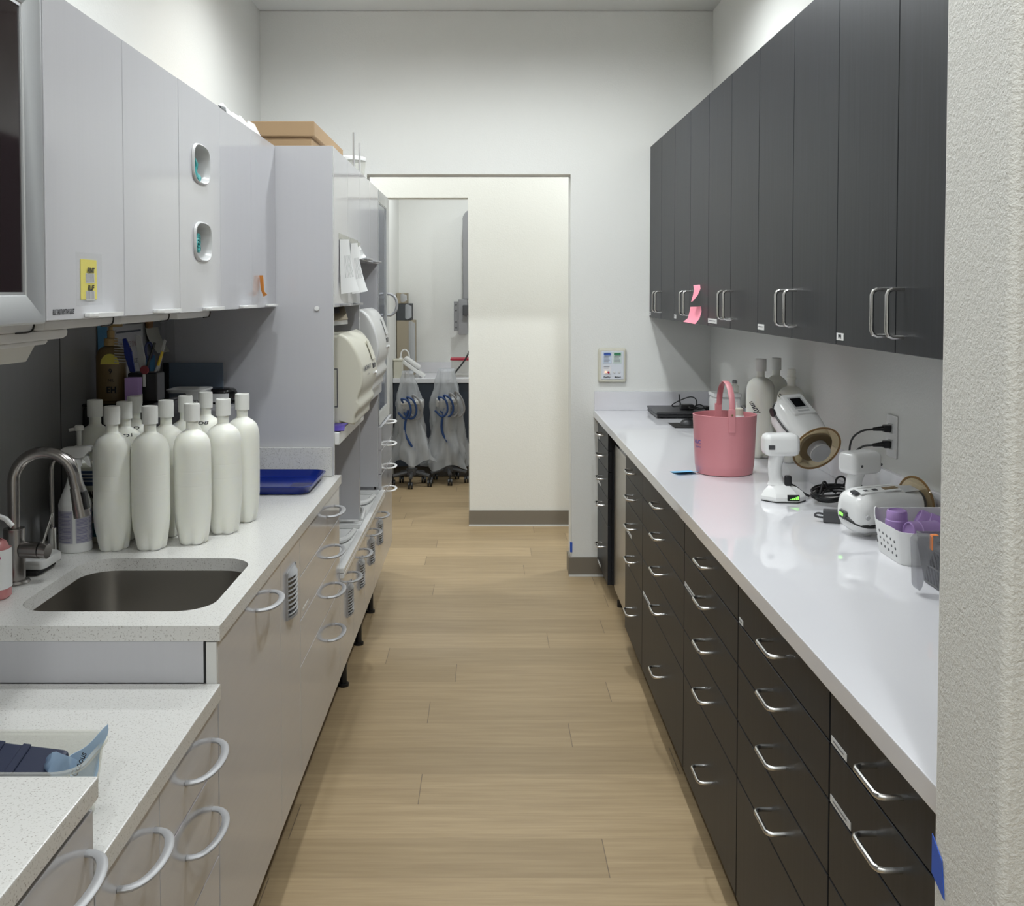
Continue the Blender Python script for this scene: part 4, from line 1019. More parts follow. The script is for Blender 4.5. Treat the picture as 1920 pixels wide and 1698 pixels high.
hb = B(); pr = [(-.030, .229), (.020, .229), (.024, .236), (.044, .246), (.046, .254), (.044, .260), (-.024, .256), (-.034, .248)]
hb.prism([(S[0] + x, S[1] - .012, zc + z) for x, z in pr], (0, .024, 0), .004, 2); hb.out('spray_head', M_WHITEM, t)
hb = B(); pr = [(.022, .2285), (.034, .236), (.040, .222), (.043, .206), (.040, .205), (.034, .214), (.026, .222)]
hb.prism([(S[0] + x, S[1] - .006, zc + z) for x, z in pr], (0, .012, 0), .002, 1); hb.out('trigger', M_WHITEM, t)

# rinse jug with pump behind it
t = thing('rinse_jug', 'pale pump jug with a navy and black RINSE label between spray bottle and milky bottles', 'jug', (-1.035, 2.62, zc))
B().box(-1.060, -.984, 2.589, 2.648, zc + .0002, zc + .205, .012, 3).out('body', M_JUG, t)
B().ring_loft([[(-1.043 + .016 * k * math.cos(a), 2.618 + .016 * k * math.sin(a), zc + z) for a in [2 * PI * q / 20 for q in range(20)]] for k, z in ((1.4, .2052), (1, .214), (1, .226), (1.2, .227), (1.2, .243), (.7, .247))]).out('neck', M_CAP, t)
B().lathe([(.006, .2475), (.006, .285), (.012, .287), (.012, .297), (.008, .300)], (-1.043, 2.618, zc), 16).cyl((-1.043, 2.618, zc + .292), (-1.066, 2.612, zc + .288), .005, .004, 10).out('pump', M_CAP, t)
B().box(-1.052, -.990, 2.5875, 2.5892, zc + .020, zc + .188).out('label', M_JUG, t)
B().box(-1.052, -.9895, 2.5868, 2.5875, zc + .150, zc + .188).out('label_band', M_NAVYLBL, t)
B().box(-1.052, -.9895, 2.5868, 2.5875, zc + .020, zc + .055).out('label_band', mat('teal_band', (.01, .12, .16), .5), t)
text('RINSE', .024, M_INK, t, (-1.014, 2.5868, zc + .126), '-Y', .42, 'LEFT', bold=.0012); text('MINT', .014, M_INK, t, (-1.010, 2.5868, zc + .104), '-Y', .6, 'LEFT', bold=.0006)
lines(B(), (-1.012, 2.5866, zc + .169), '-Y', .038, .026, 3, .1).out('print', M_LGREY, t)
text('CONC', .015, mat('teal_ink', (.02, .28, .33), .5), t, (-1.0, 2.5868, zc + .078), '-Y', .8, bold=.0006)

# pink soap bottle at the edge of the picture
t = thing('soap_dispenser', 'pink soap pump bottle with a white label at the left picture edge', 'soap dispenser', (-1.045, 2.135, zc))
b = B(); rg = []
for z, k in ((0, -.004), (.004, 0), (.100, 0), (.118, -.008), (.126, -.020)): rg.append([(x, y, zc + z) for x, y in rrect(-1.092 - k, -1.0 + k, 2.103 - k, 2.163 + k, .024 + k * .6)])
b.ring_loft(rg).out('body', M_SOAP, t)
b = B(); rg = []
for z in (.022, .104): rg.append([(x, y, zc + z) for x, y in rrect(-1.0926, -.9994, 2.1024, 2.1656, .0246)])
b.ring_loft(rg, False, False).out('label', M_PAPER, t)
B().lathe([(.014, .1262), (.014, .140), (.005, .141), (.005, .162), (.010, .163), (.010, .172)], (-1.045, 2.135, zc), 18).tube([(-1.045, 2.135, zc + .167), (-1.018, 2.135, zc + .170), (-1.006, 2.135, zc + .165), (-.992, 2.135, zc + .150)], .0055, 10).out('pump', M_WHITEM, t)
f3 = lambda xx, zz: (xx, 2.1021, zc + zz)
b = B()
for k in range(9):
    a = k * 2.4; q = .0016 * math.sqrt(k) * 3; b.lathe([(.0030, 0), (.0030, .0004)], f3(-1.018 + q * math.cos(a), .086 + q * math.sin(a)), 10, Matrix.Rotation(PI / 2, 3, 'X'))
b.out('emblem', M_INKPINK, t)
text('Neasonil', .0105, M_INKPINK, t, f3(-1.024, .066), '-Y', .9, bold=.0005)
lines(B(), (-1.024, 2.102, zc + .055), '-Y', .026, .012, 3).out('print', M_INKGREY, t)
B().tube([f3(-1.030, .032), f3(-1.026, .034), f3(-1.024, .044), f3(-1.016, .045)], .0007, 5).out('emblem', M_INK, t)

# --- the eleven milky bottles
gL = 'milky bottles by the sink'
BT = [(-1.033, 2.700, 'milky bottle farthest left at the back, standing against the grey panel'),
      (-.932, 2.545, 'milky bottle in front, the leftmost of the front row beside the spray bottle'),
      (-.940, 2.656, 'milky bottle marked D1, behind the two leftmost front bottles'),
      (-.961, 2.795, 'milky bottle marked D, behind the D1 bottle below the pen cup'),
      (-.840, 2.552, 'milky bottle in the middle of the front row, nearest the sink edge'),
      (-.843, 2.690, 'milky bottle in the second row, between the second and third front bottles'),
      (-.826, 2.805, 'milky bottle in the back row below the white tub'),
      (-.752, 2.610, 'milky bottle third from the left in the front row, in front of the D8 bottle'),
      (-.800, 2.912, 'milky bottle marked D8 on its shoulder, in the back row'),
      (-.702, 2.725, 'milky bottle second from the right end of the group'),
      (-.684, 2.862, 'milky bottle at the right end of the group, beside the blue tray')]
for i, (x, y, lb_) in enumerate(BT):
    L = (x, y, zc)
    if i == 0: proto = t = make_bottle(L, .357, .0465, lb_, gL)
    else: t = dup(proto, L, 0, lb_, gL); t.rotation_euler.z = 0
    ORG[t.name] = L
    wr = {2: ('D1', .022, -58, .2725), 3: ('D', .022, -66, .2735), 8: ('D8', .024, -87, .2725)}.get(i)
    if wr: write_on(t, wr[0], wr[1], L, .357, .0465, wr[3], math.radians(wr[2]), roll=.1, ys=.5)

# blue tray
t = None
b = B(); R3 = lambda k, z, kk=0: [(x, y, zc + z) for x, y in rrect(-.835 + k, -.553 - k, 3.215 + k, 3.545 - k, .045 - kk, 8)]
b.ring_loft([R3(.022, 0), R3(.016, .002), R3(.004, .024), R3(0, .027), R3(.001, .0285), R3(.006, .0285), R3(.018, .006), R3(.026, .0035)])
t = tag(b.out('blue_tray', M_BLUE, None, 40), 'cobalt blue plastic tray on the worktop right of the milky bottles', 'tray')
t2 = B().box(-.645, -.580, 3.30, 3.40, zc + .0042, zc + .008, .001, 1).out('dark_card', mat('dark_blue_card', (.012, .013, .09), .3)); tag(t2, 'small dark blue card lying in the cobalt blue tray', 'card')

# --- dark corner behind the bottles
t = thing('organizer_box', 'black organizer box in the corner under the cabinets, carrying bottle and pen cup', 'organizer', (-1.04, 3.03, zc))
B().box(-1.130, -.935, 2.865, 3.17, zc, zc + .318, .006, 2).out('body', M_BLACK, t); B().box(-1.132, -.930, 2.862, 3.172, zc + .319, zc + .328, .003, 1).out('top', M_BLACKG, t)
zo = zc + .3282
t = thing('lotion_bottle', 'gold-brown lotion pump bottle with a yellow sticker on the black organizer', 'bottle', (-1.082, 2.955, zo))
LB = (-1.082, 2.955)
b = B(); rg = []
for z, k in ((0, .92), (.003, 1), (.125, 1), (.142, .90), (.153, .66), (.157, .40)): rg.append([(LB[0] + .043 * k * math.cos(a), LB[1] + .028 * k * math.sin(a), zo + z) for a in [2 * PI * q / 32 for q in range(32)]])
bd = b.ring_loft(rg).out('body', M_GOLD, t, 50)
B().lathe([(.0185, .1575), (.0195, .159), (.0195, .178), (.0105, .180), (.0105, .201), (.006, .202), (.006, .212)], (LB[0], LB[1], zo), 20).out('pump_collar', M_GOLDCAP, t)
B().box(LB[0] - .012, LB[0] + .034, LB[1] - .007, LB[1] + .006, zo + .2122, zo + .222, .003, 2).out('pump_head', M_GOLDCAP, t)
B().prism([(LB[0] + .006 + .026 * math.cos(a), LB[1] - .0295, zo + .106 + .030 * math.sin(a)) for a in [PI * k / 12 for k in range(13)]], (0, .003, 0)).out('sticker', M_YELLOW, t)
text('9', .022, M_INK, t, (LB[0] + .008, LB[1] - .030, zo + .085), '-Y'); text('NIL', .012, M_INK, t, (LB[0] + .010, LB[1] - .030, zo + .060), '-Y'); text('EH', .026, M_INK, t, (LB[0] + .010, LB[1] - .0297, zo + .032), '-Y', .9, bold=.0006)
t = thing('purple_box', 'small purple carton beside the gold-brown lotion bottle', 'box', (-.995, 2.886, zo))
B().box(-1.014, -.976, 2.868, 2.904, zo, zo + .072, .001, 1).out('carton', M_PURPLE, t); B().box(-.980, -.9755, 2.8675, 2.9042, zo, zo + .024).out('end_flap', M_PAPER, t)
t = thing('pen_cup', 'black pen cup packed with tools on the black organizer', 'cup', (-.984, 2.955, zo))
PC = (-.984, 2.955)
B().box(PC[0] - .040, PC[0] + .045, PC[1] - .035, PC[1] + .035, zo, zo + .082, .005, 2).out('body', M_BLACK, t)
zp = zo + .0825
def tool(name, label, cat, b, m): return tag(b.out(name, m), label, cat, None)
b = B(); b.prism([(PC[0] - .036, PC[1] - .028, zp), (PC[0] - .020, PC[1] - .028, zp), (PC[0] - .030, PC[1] - .028, zp + .06), (PC[0] - .046, PC[1] - .028, zp + .098), (PC[0] - .056, PC[1] - .028, zp + .096), (PC[0] - .050, PC[1] - .028, zp + .05)], (0, .010, 0), .002, 1)
t = thing('tool_brush', 'blue bristled tool brush standing in the pen cup beside the lotion bottle', 'brush', (PC[0] - .03, PC[1], zp))
b.out('handle', M_BLUE, t); b = B()
for k in range(9): b.tube([(PC[0] - .047, PC[1] - .023, zp + .028 + k * .008), (PC[0] - .078, PC[1] - .030, zp + .030 + k * .008)], .0016, 5)
b.out('bristles', M_LGREY, t)
tool('scraper', 'pale grey scraper standing upright in the pen cup', 'tool', B().prism([(PC[0] - .012, PC[1] - .012, zp), (PC[0] + .002, PC[1] - .012, zp), (PC[0] + .004, PC[1] - .012, zp + .04), (PC[0] - .008, PC[1] - .012, zp + .105), (PC[0] - .026, PC[1] - .012, zp + .108), (PC[0] - .018, PC[1] - .012, zp + .05)], (0, .006, 0), .002, 1), M_LGREY)
tool('scissors', 'dark blue handled scissors behind the pale scraper in the pen cup', 'scissors', B().tube([(PC[0] + .008 + .010 * math.cos(a), PC[1] + .010, zp + .060 + .024 * math.sin(a)) for a in [2 * PI * k / 14 for k in range(14)]], .004, 7, closed=True).tube([(PC[0] + .006, PC[1] + .010, zp), (PC[0] + .004, PC[1] + .010, zp + .04)], .004, 7), mat('navy_plastic', (.02, .03, .12), .4))
t = thing('pen', 'yellow pen leaning to the right in the pen cup', 'pen', (PC[0] + .036, PC[1], zp)); B().tube([(PC[0] + .028, PC[1], zp), (PC[0] + .036, PC[1], zp + .018)], .0035, 8).out('grip', M_LGREY, t); B().tube([(PC[0] + .0362, PC[1], zp + .0185), (PC[0] + .050, PC[1], zp + .058)], .0042, 8).out('barrel', mat('yellow_plastic', (.65, .45, .03), .4), t)
tool('knife', 'grey utility blade leaning behind the yellow pen in the cup', 'knife', B().prism([(PC[0] + .026, PC[1] + .014, zp), (PC[0] + .034, PC[1] + .014, zp), (PC[0] + .056, PC[1] + .014, zp + .088), (PC[0] + .050, PC[1] + .014, zp + .094), (PC[0] + .040, PC[1] + .014, zp + .06)], (0, .004, 0), .001, 1), M_LGREY)
tool('pen', 'black pen with a silver tip leaning left of the grey blade in the cup', 'pen', B().tube([(PC[0] + .006, PC[1] - .020, zp), (PC[0] + .034, PC[1] - .018, zp + .085)], .0035, 8), M_BLACK)
tool('key_tag', 'red and white key tag hanging on the front of the pen cup', 'key tag', B().lathe([(.011, 0), (.013, .002), (.011, .004)], (PC[0] + .010, PC[1] - .0355, zp + .008), 14, Matrix.Rotation(PI / 2, 3, 'X')), mat('dark_red_plastic', (.22, .03, .04), .5))
tool('key', 'white paddle key hanging below the red key tag on the pen cup', 'key', B().box(PC[0] + .005, PC[0] + .013, PC[1] - .0400, PC[1] - .0372, zp - .040, zp - .004, .001, 1), M_PAPER)
# things on the back panel
xb = BX + .0012
tag(B().sheet([[(xb + .004 * u, 2.985 + .075 * v, 1.468 - .155 * u) for v in (0, 1)] for u in (0, .5, 1)]).out('paper_sheet', M_BLUEPAPER), 'blue paper pinned to the grey panel behind the lotion bottle', 'paper')
t = thing('sign_holder', 'white framed notice pinned on the grey panel above the pen cup', 'sign', (xb, 3.25, 1.22))
B().box(xb, xb + .004, 3.10, 3.37, 1.215, 1.452, .001, 1).out('sleeve', mat('sleeve_grey', (.50, .51, .50), .3), t)
B().box(xb + .0042, xb + .005, 3.125, 3.345, 1.225, 1.44).out('sheet', mat('notice_paper', (.55, .55, .55), .6), t)
B().box(xb + .0052, xb + .0056, 3.125, 3.345, 1.428, 1.434).out('rule', M_NAVY, t)
text('PATIENTS SINCE', .026, mat('red_grey_ink', (.30, .16, .16), .7), t, (xb + .0052, 3.235, 1.390), '+X', .9); text('NOTICE', .020, M_INK, t, (xb + .0052, 3.27, 1.335), '+X', 1.1)
tag(B().prism([(xb, 3.40, 1.478), (xb, 3.455, 1.478), (xb, 3.45, 1.435), (xb, 3.405, 1.435)], (.012, 0, 0), .002, 1).out('binder_clip', M_TAN), 'brown clip holding notes on the grey panel', 'clip')
tag(B().sheet([[(xb + .002 + .03 * u * u, 3.40 + .13 * v + .03 * u, 1.435 - .085 * u) for v in (0, 1)] for u in (0, .3, .6, 1)]).out('sticky_note', mat('pale_note', (.52, .52, .44), .7)), 'pale note paper curling under the brown clip', 'note')
tag(B().box(xb, xb + .0008, 3.37, 3.50, 1.27, 1.34).out('sticky_note', M_BLUEPAPER), 'small blue note on the grey panel behind the pens', 'note')
yb = 3.5705
tag(B().box(-1.12, -1.085, yb - .004, yb - .001, 1.22, 1.47).out('paper_strip', mat('strip_grey', (.42, .42, .44), .6)), 'grey paper strip taped in the corner on the tall panel', 'paper')
t = thing('folder', 'slate blue folder with a black spine leaning on the tall grey panel', 'folder', (-1.0, 3.54, zc))
B().box(-1.098, -.912, yb - .030, yb - .022, zc + .103, zc + .397, .001, 1).out('cover', M_BOARD, t); B().box(-1.118, -1.0985, yb - .032, yb - .020, zc + .103, zc + .397, .001, 1).out('spine', M_BLACK, t)
B().box(-1.118, -.912, yb - .030, yb - .021, zc, zc + .1028).out('foot_block', M_BLACK, t)
tag(B().box(-.99, -.82, 3.19, 3.36, zc, zc + .275, .008, 2).out('storage_tub', M_GREY), 'grey plastic box under the white tub, behind the milky bottles', 'box')
t = thing('plastic_tub', 'square white plastic tub with dark printing beside the pen cup', 'tub', (-.955, 3.28, zc + .2752))
b = B(); zt_ = zc + .2756; rg = []
for z, k in ((0, -.012), (.002, -.010), (.052, 0), (.0525, .003), (.057, .003), (.057, -.002), (.010, -.012)): rg.append([(x, y, zt_ + z) for x, y in rrect(-1.012 - k, -.895 + k, 3.23 - k, 3.345 + k, .018)])
b.ring_loft(rg).out('body', M_GREYW, t, 50); lines(B(), (-.975, 3.2355, zt_ + .022), '-Y', .03, .028, 3).out('print', M_INK, t); text('Ivory', .018, M_INK, t, (-.925, 3.2345, zt_ + .022), '-Y', .9)
t = thing('lidded_canister', 'dark grey canister with a glossy black oval lid and white label', 'canister', (-.872, 3.42, zc))
CN = (-.892, 3.43)
B().ring_loft([[(CN[0] + .046 * math.cos(a), CN[1] + .040 * math.sin(a), zc + z) for a in [2 * PI * k / 28 for k in range(28)]] for z in (0, .27)]).out('body', M_DGREY, t)
B().ring_loft([[(CN[0] + .056 * k * math.cos(a), CN[1] + .044 * k * math.sin(a), zc + .271 + z) for a in [2 * PI * q / 32 for q in range(32)]] for z, k in ((0, .92), (.006, 1), (.034, 1), (.044, .93), (.049, .8))]).out('lid', M_BLACKG, t)
b = B(); rl = lambda z, a0=-118, a1=-50: [(CN[0] + .0568 * math.cos(a), CN[1] + .0450 * math.sin(a), zc + z) for a in [math.radians(a0 + (a1 - a0) * q / 10) for q in range(11)]]
b.ring_loft([rl(.277), rl(.305)], False, False, closed=False); b.out('label', M_PAPER, t)

# ------------------------------------------------------------ tall steriliser wall
TX = -.535; TXb = -1.2285
t = thing('partition', 'tall grey side panel between the wall cabinets and the steriliser bays', 'panel', (-.88, 3.582, .9))
B().box(TXb, TX, 3.5725, 3.5905, .9145, 2.060, .001, 1).out('panel', M_LAM, t)
B().lathe([(.009, 0), (.008, .005), (0, .006)], (-.592, 3.5722, 1.498), 16, Matrix.Rotation(PI / 2, 3, 'X'), cap1=False).out('door_bumper', M_WHITE, t)
def bay(y0, y1, zdoor, zshelf, label, ymid):
    t = thing('steriliser_bay', label, 'cabinet', (-.88, (y0 + y1) / 2, 0), 'steriliser bays')
    b = B(); b.box(TXb, -.56, y0 + .001, y0 + .018, .60, zdoor).box(TXb, TX - .002, y1 - .019, y1 - .001, .60, 2.058).box(TXb, -.556, y0 + .001, y1 - .0195, zdoor + .002, 2.058)
    b.box(TXb, -1.20, y0 + .0185, y1 - .0195, .60, zdoor); b.out('carcass', M_LAM, t)
    for a, c in ((y0, ymid), (ymid, y1)):
        d = B().box(TX - .020, TX, a + .0012, c - .0012, zdoor, 2.060, .001, 1).out('door', M_LAM, t)
        lip_pull(B(), TX, (a + c) / 2 + .03, zdoor + .003, .15).out('handle', M_BOW, d)
    if y0 < 3.7: B().box(TX - .018, TX + .001, y0 - .0, y0 + .0008, zdoor, 2.06).out('edge_strip', M_LAMEDGE, t)
    s = B(); s.box(-1.19, -.545, y0 + .02, y1 - .021, zshelf - .024, zshelf).box(-.5445, -.520, y0 + .006, y1 - .006, zshelf - .043, zshelf + .001, .004, 2)
    s.out('pull_out_shelf', M_WHITE, t)
    # moulded work surface and base doors
    b = B(); b.box(TXb, -.505, y0 + .003, y1 - .003, .545, .563, .003, 2)
    b.box(-.53, -.505, y0 + .003, y1 - .003, .5635, .583, .004, 2).box(TXb, -.531, y1 - .03, y1 - .003, .5635, .583, .004, 2).box(TXb, -.531, y0 + .003, y0 + .03, .5635, .583, .004, 2)
    b.out('work_surface', M_WHITE, t)
    b = B(); b.tube([(-.545, y0 + .08, .572), (-.553, ymid - .06, .576), (-.60, ymid - .02, .578), (-.61, ymid + .05, .578), (-.56, ymid + .09, .577), (-.55, y1 - .10, .573)], .011, 8, smooth=2); b.out('raised_bead', M_WHITE, t)
    B().box(BX, LX - .021, y0 + .002, y1 - .002, .19, .544).out('base_carcass', M_LAM, t)
    for a, c in ((y0, ymid), (ymid, y1)):
        d = front(t, 'base_door', a, c, .19, .545, a + .27, .478, .14); vent(d, a + .235, .352, .462, .115)
    return t
tb = bay(3.592, 4.320, 1.502, 1.061, 'nearer steriliser bay with papers hung on its upper doors', 3.948)
bay(4.322, 5.052, 1.693, 1.112, 'farther steriliser bay with shorter upper doors', 4.685)
for y in (4.02, 4.50, 4.96):
    tag(B().cyl((-.57, y, 0), (-.57, y, .189), .014, seg=14).cyl((-.57, y, 0), (-.57, y, .012), .022, seg=14).out('support_leg', M_BLACK), f'black support leg under the grey base doors, {"nearest" if y < 4.1 else "middle" if y < 4.6 else "farthest"} of three', 'leg', 'black legs under the base cabinets')
struct(B().box(BX, -.70, 3.592, 5.58, 0, .188), 'trim_5', M_TOE)
# tall glass door cabinet at the end
t = thing('tall_glass_cabinet', 'tall cabinet with a blue-grey glass door over white drawers, end of the left run', 'cabinet', (-.88, 5.33, 0))
B().box(TXb, -.560, 5.056, 5.595, .19, 2.056).out('carcass', M_LAM, t)
f = frame_door(t, 5.058, 5.594, .895, 2.062, TX + .001, .062, M_BGLASS, .010, .022)
B().tube([(TX, 5.50, 1.435)] + [(TX + .052 * math.sin(a) ** .8, 5.50, 1.49 - .058 * math.cos(a)) for a in [PI * k / 16 for k in range(1, 16)]] + [(TX, 5.50, 1.548)], .0075, 10, up=(0, 1, 0)).out('handle', M_BOW, f)
for z0, z1 in ((.776, .892), (.656, .776), (.536, .656), (.19, .536)):
    d = B().box(TX - .018, TX + .012, 5.058, 5.594, z0 + .0012, z1 - .0012, .001, 1).out('drawer', M_LAM, t)
    bow(B(), TX + .012, 5.42, z1 - .018, .15, .038, .0055).out('handle', M_WHITEM, d)
B().box(TXb, -.66, 5.058, 5.594, 0, .1895).out('toe_kick', M_TOE, t)

# autoclaves
def autoclave(y0, y1, z0, hgt, xf, m, label, name_text):
    t = thing('autoclave', label, 'autoclave', (-.8, (y0 + y1) / 2, z0), 'countertop autoclaves on pull-out shelves')
    k = hgt / .335
    B().box(-1.12, xf - .085, y0, y1, z0 + .010, z0 + .325 * k, .012, 3).out('housing', m, t)
    for x in (-1.08, xf - .14):
        for y in (y0 + .04, y1 - .04): B().cyl((x, y, z0 + .0005), (x, y, z0 + .0105), .015, seg=14).out('foot', M_RUBBER, t)
    pr = [(-.0845, .020), (-.040, .006), (-.030, .010), (-.034, .028), (-.030, .045), (-.014, .062), (-.012, .078), (-.024, .094), (-.018, .112), (-.004, .140), (0, .175), (-.005, .215), (-.018, .258), (-.040, .298), (-.062, .324), (-.0845, .332)]
    P = [Vector((xf + a, 0, z0 + b_ * k)) for a, b_ in pr]
    Q = []
    for i in range(len(P) - 1): Q += [P[i], P[i].lerp(P[i + 1], .5)]
    Q.append(P[-1])
    for _ in range(2):
        Q = [Q[0]] + [(Q[i - 1] + Q[i] * 2 + Q[i + 1]) / 4 for i in range(1, len(Q) - 1)] + [Q[-1]]
    b = B(); b.ring_loft([[(p.x - ins, y, z0 + .166 * k + (p.z - z0 - .166 * k) * sc) for p in Q] for y, ins, sc in ((y0 + .001, .010, .955), (y0 + .006, .003, .985), (y0 + .014, 0, 1), (y1 - .014, 0, 1), (y1 - .006, .003, .985), (y1 - .001, .010, .955))])
    d = b.out('door', m, t, 40)
    # recessed display and latch strip
    b = B(); b.prism([(xf - .003, y1 - .155, z0 + .220 * k), (xf - .003, y1 - .075, z0 + .220 * k), (xf - .030, y1 - .085, z0 + .292 * k), (xf - .030, y1 - .145, z0 + .292 * k)], (.0035, 0, .002), .001, 1); b.out('control_strip', m, d)
    B().box(xf - .006, xf + .0010, y1 - .150, y1 - .080, z0 + .188 * k, z0 + .206 * k, .001, 1).out('latch_recess', M_DGREY, d)
    b = B(); b.tube([(xf + .001, y1 - .150, z0 + .172 * k), (xf + .006, y1 - .115, z0 + .166 * k), (xf + .001, y1 - .080, z0 + .172 * k)], .005, 8, smooth=2); b.out('latch', M_WHITEM, d)
    if name_text:
        text(name_text, .046, M_INKGREY, d, (0, 0, 0), fn=lambda x, y: (xf + .0012, y0 + .125 + x, z0 + .205 * k + y * .55), bold=.0012)
        text('steriliser', .022, M_INKGREY, d, (0, 0, 0), fn=lambda x, y: (xf + .0022, y0 + .140 + x, z0 + .180 * k + y * .55))
    # vertical side door grip
    B().box(xf - .150, xf - .098, y0 - .0015, y0 + .001, z0 + .075 * k, z0 + .205 * k, .001, 1).out('side_grip', M_CREAM if m is M_CREAM else M_LGREY, t)
    B().box(xf - .153, xf - .095, y0 - .0008, y0 + .001, z0 + .071 * k, z0 + .209 * k).out('grip_outline', M_DGREY, t)
    return t
autoclave(3.735, 4.205, 1.0625, .345, -.450, M_CREAM, 'cream autoclave with a bulging door on the nearer pull-out shelf', 'MIDMARK')
autoclave(4.475, 4.955, 1.1135, .372, -.470, M_GREYW, 'grey-white autoclave with a bulging door on the farther pull-out shelf', None)
t = thing('manual', 'small tilted printed manual on top of the cream autoclave', 'book', (-.62, 3.80, 1.41))
mt_ = Matrix.Translation((-.605, 3.83, 1.470)) @ Matrix.Rotation(.45, 4, 'X') @ Matrix.Rotation(.25, 4, 'Z')
B().box(-.07, .075, -.075, .075, -.010, .009, .001, 1, mt_).out('pages', M_PAPER, t); B().box(-.072, .077, -.077, .077, .0092, .0112, .0005, 1, mt_).out('cover', M_CARD2, t); B().box(-.06, .055, -.02, .045, .0113, .0118, 0, 1, mt_).out('cover_picture', M_GREY, t)
g = [[(-.61 + .105 * u, 3.612 + .110 * v, 1.0640 + .016 * (1 - abs(v - .3)) * (.3 + .7 * u) * (1 if v > .0 else .3) + .012 * v) for v in [j / 6 for j in range(7)]] for u in [k / 6 for k in range(7)]]
tag(B().sheet(g, .002).out('purple_tray', M_PURPLED), 'curled violet tray on the shelf in front of the cream autoclave', 'tray')
t = thing('black_bottle', 'black bottle standing in the lower bay beside the drawers', 'bottle', (-.565, 3.665, .5835))
B().lathe([(.024, 0), (.026, .003), (.026, .15), (.020, .17), (.012, .185), (.012, .195)], (-.565, 3.655, .5838), 22).out('body', M_BLACKG, t); B().lathe([(.0145, .1955), (.0145, .216), (.012, .218)], (-.565, 3.655, .5838), 18).out('cap', M_GREY, t)
# papers taped on the upper doors
def hung(y0, y1, z0, z1, lab, c):
    t = thing('paper_sheet', lab, 'paper', (TX, (y0 + y1) / 2, z0), 'papers taped on the steriliser bay doors')
    g = [[(TX + .002 + .004 * math.sin(3 * v) + c * u ** 2 * (.15 + .85 * v) + .012 * v * u, y0 + (y1 - y0) * v, z1 + (z0 - z1) * u + .012 * v) for v in [j / 10 for j in range(11)]] for u in [k / 12 for k in range(13)]]
    B().sheet(g).out('sheet', M_PAPER, t)
    b = B()
    for k in range(7):
        v = .28 + .09 * k; pts = []
        for u in (.30, .45, .6, .72): pts.append((TX + .0042 + .004 * math.sin(3 * v) + c * u ** 2 * (.15 + .85 * v) + .012 * v * u, y0 + (y1 - y0) * v, z1 + (z0 - z1) * u + .012 * v))
        b.tube(pts, .0006, 5)
    b.out('print', M_LGREY, t)
    B().box(TX + .0005, TX + .0035, y0 - .012, y1 + .012, z1 + .002, z1 + .022).out('tape', M_CLEARBOX, t)
hung(3.722, 3.965, 1.548, 1.745, 'nearer of two white printed papers taped on the bay doors, curled out', .026)
hung(4.02, 4.22, 1.548, 1.745, 'farther of two white printed papers taped on the bay doors', .030)
hung(4.235, 4.31, 1.69, 1.74, 'small printed paper slip taped beside the two curled papers', .015)

# on top of the tall cabinets
zt = 2.0605
t = thing('cardboard_box', 'low brown cardboard box with a lid on top of the tall cabinets', 'box', (-.88, 4.12, zt))
B().box(-1.18, -.640, 3.765, 4.475, zt, zt + .058, .002, 1).out('box_body', M_CARD, t)
B().box(-1.19, -.627, 3.75, 4.49, zt + .0585, zt + .113, .003, 1).out('lid', M_CARD, t); B().box(-.93, -.82, 3.7485, 3.7498, zt + .062, zt + .066).out('lid_slot', M_DGREY, t)
t = thing('white_tub', 'round lidded white tub on top of the farther steriliser bay', 'tub', (-.62, 4.74, zt))
B().lathe([(.055, 0), (.058, .003), (.066, .092), (.066, .094)], (-.625, 4.74, zt), 32).out('body', M_CLEARBOX, t); B().lathe([(.069, .0945), (.069, .108), (.064, .112), (.056, .114), (.052, .109), (0, .109)], (-.625, 4.74, zt), 32, cap1=False).out('lid', M_WHITEM, t)
t = thing('rod_holder', 'clear holder with two upright rods on top of the steriliser bays', 'holder', (-.56, 4.4, zt))
B().box(-.60, -.545, 4.31, 4.60, zt, zt + .006, .001, 1).out('base', M_ACRYL, t)
for y, h in ((4.35, .165), (4.55, .150)): B().cyl((-.562, y, zt + .0062), (-.562, y, zt + h), .0045, seg=12).out('rod', M_LGREY, t)
b = B(); rr = random.Random(11); g = [[(-.80 + .05 * v + .012 * rr.random(), 2.98 + .42 * u, WZ1 + .006 + .030 * math.sin(PI * v) * (.4 + rr.random())) for v in [j / 5 for j in range(6)]] for u in [k / 16 for k in range(17)]]
tag(b.sheet(g).out('crumpled_bag', M_WHITEM), 'crumpled white plastic bag on top of the wall cabinets beside the cardboard box', 'bag')

# --- clear tub with pouches on the lowered worktop
zl_ = .8032
t = thing('clear_tub', 'clear plastic tub on the lowered worktop holding blue packs', 'tub', (-.78, 1.42, zl_))
b = B(); R4 = lambda k, z: [(x, y, zl_ + z) for x, y in rrect(-.99 - k, -.558 + k, 1.365 - k, 1.488 + k, .030 + k * .5, 7)]
b.ring_loft([R4(-.010, 0), R4(-.008, .002), R4(.004, .098), R4(.009, .099), R4(.009, .104), R4(.003, .104), R4(-.011, .004)]).out('body', M_CLEARBOX, t, 40)
t = thing('navy_pack', 'dark navy ribbed pack lying in the clear tub', 'pack', (-.76, 1.43, zl_ + .05))
mt_ = Matrix.Translation((-.745, 1.425, zl_ + .082)) @ Matrix.Rotation(-.04, 4, 'Z') @ Matrix.Rotation(.10, 4, 'Y') @ Matrix.Rotation(.30, 4, 'X')
M_NV = mat('navy_fabric', (.010, .016, .045), .5)
B().box(-.17, .145, -.040, .040, -.020, .018, .008, 2, mt_).out('body', M_NV, t)
b = B()
for k in range(7): b.box(-.150 + k * .038, -.138 + k * .038, -.036, .036, .0185, .0215, .001, 1, mt_)
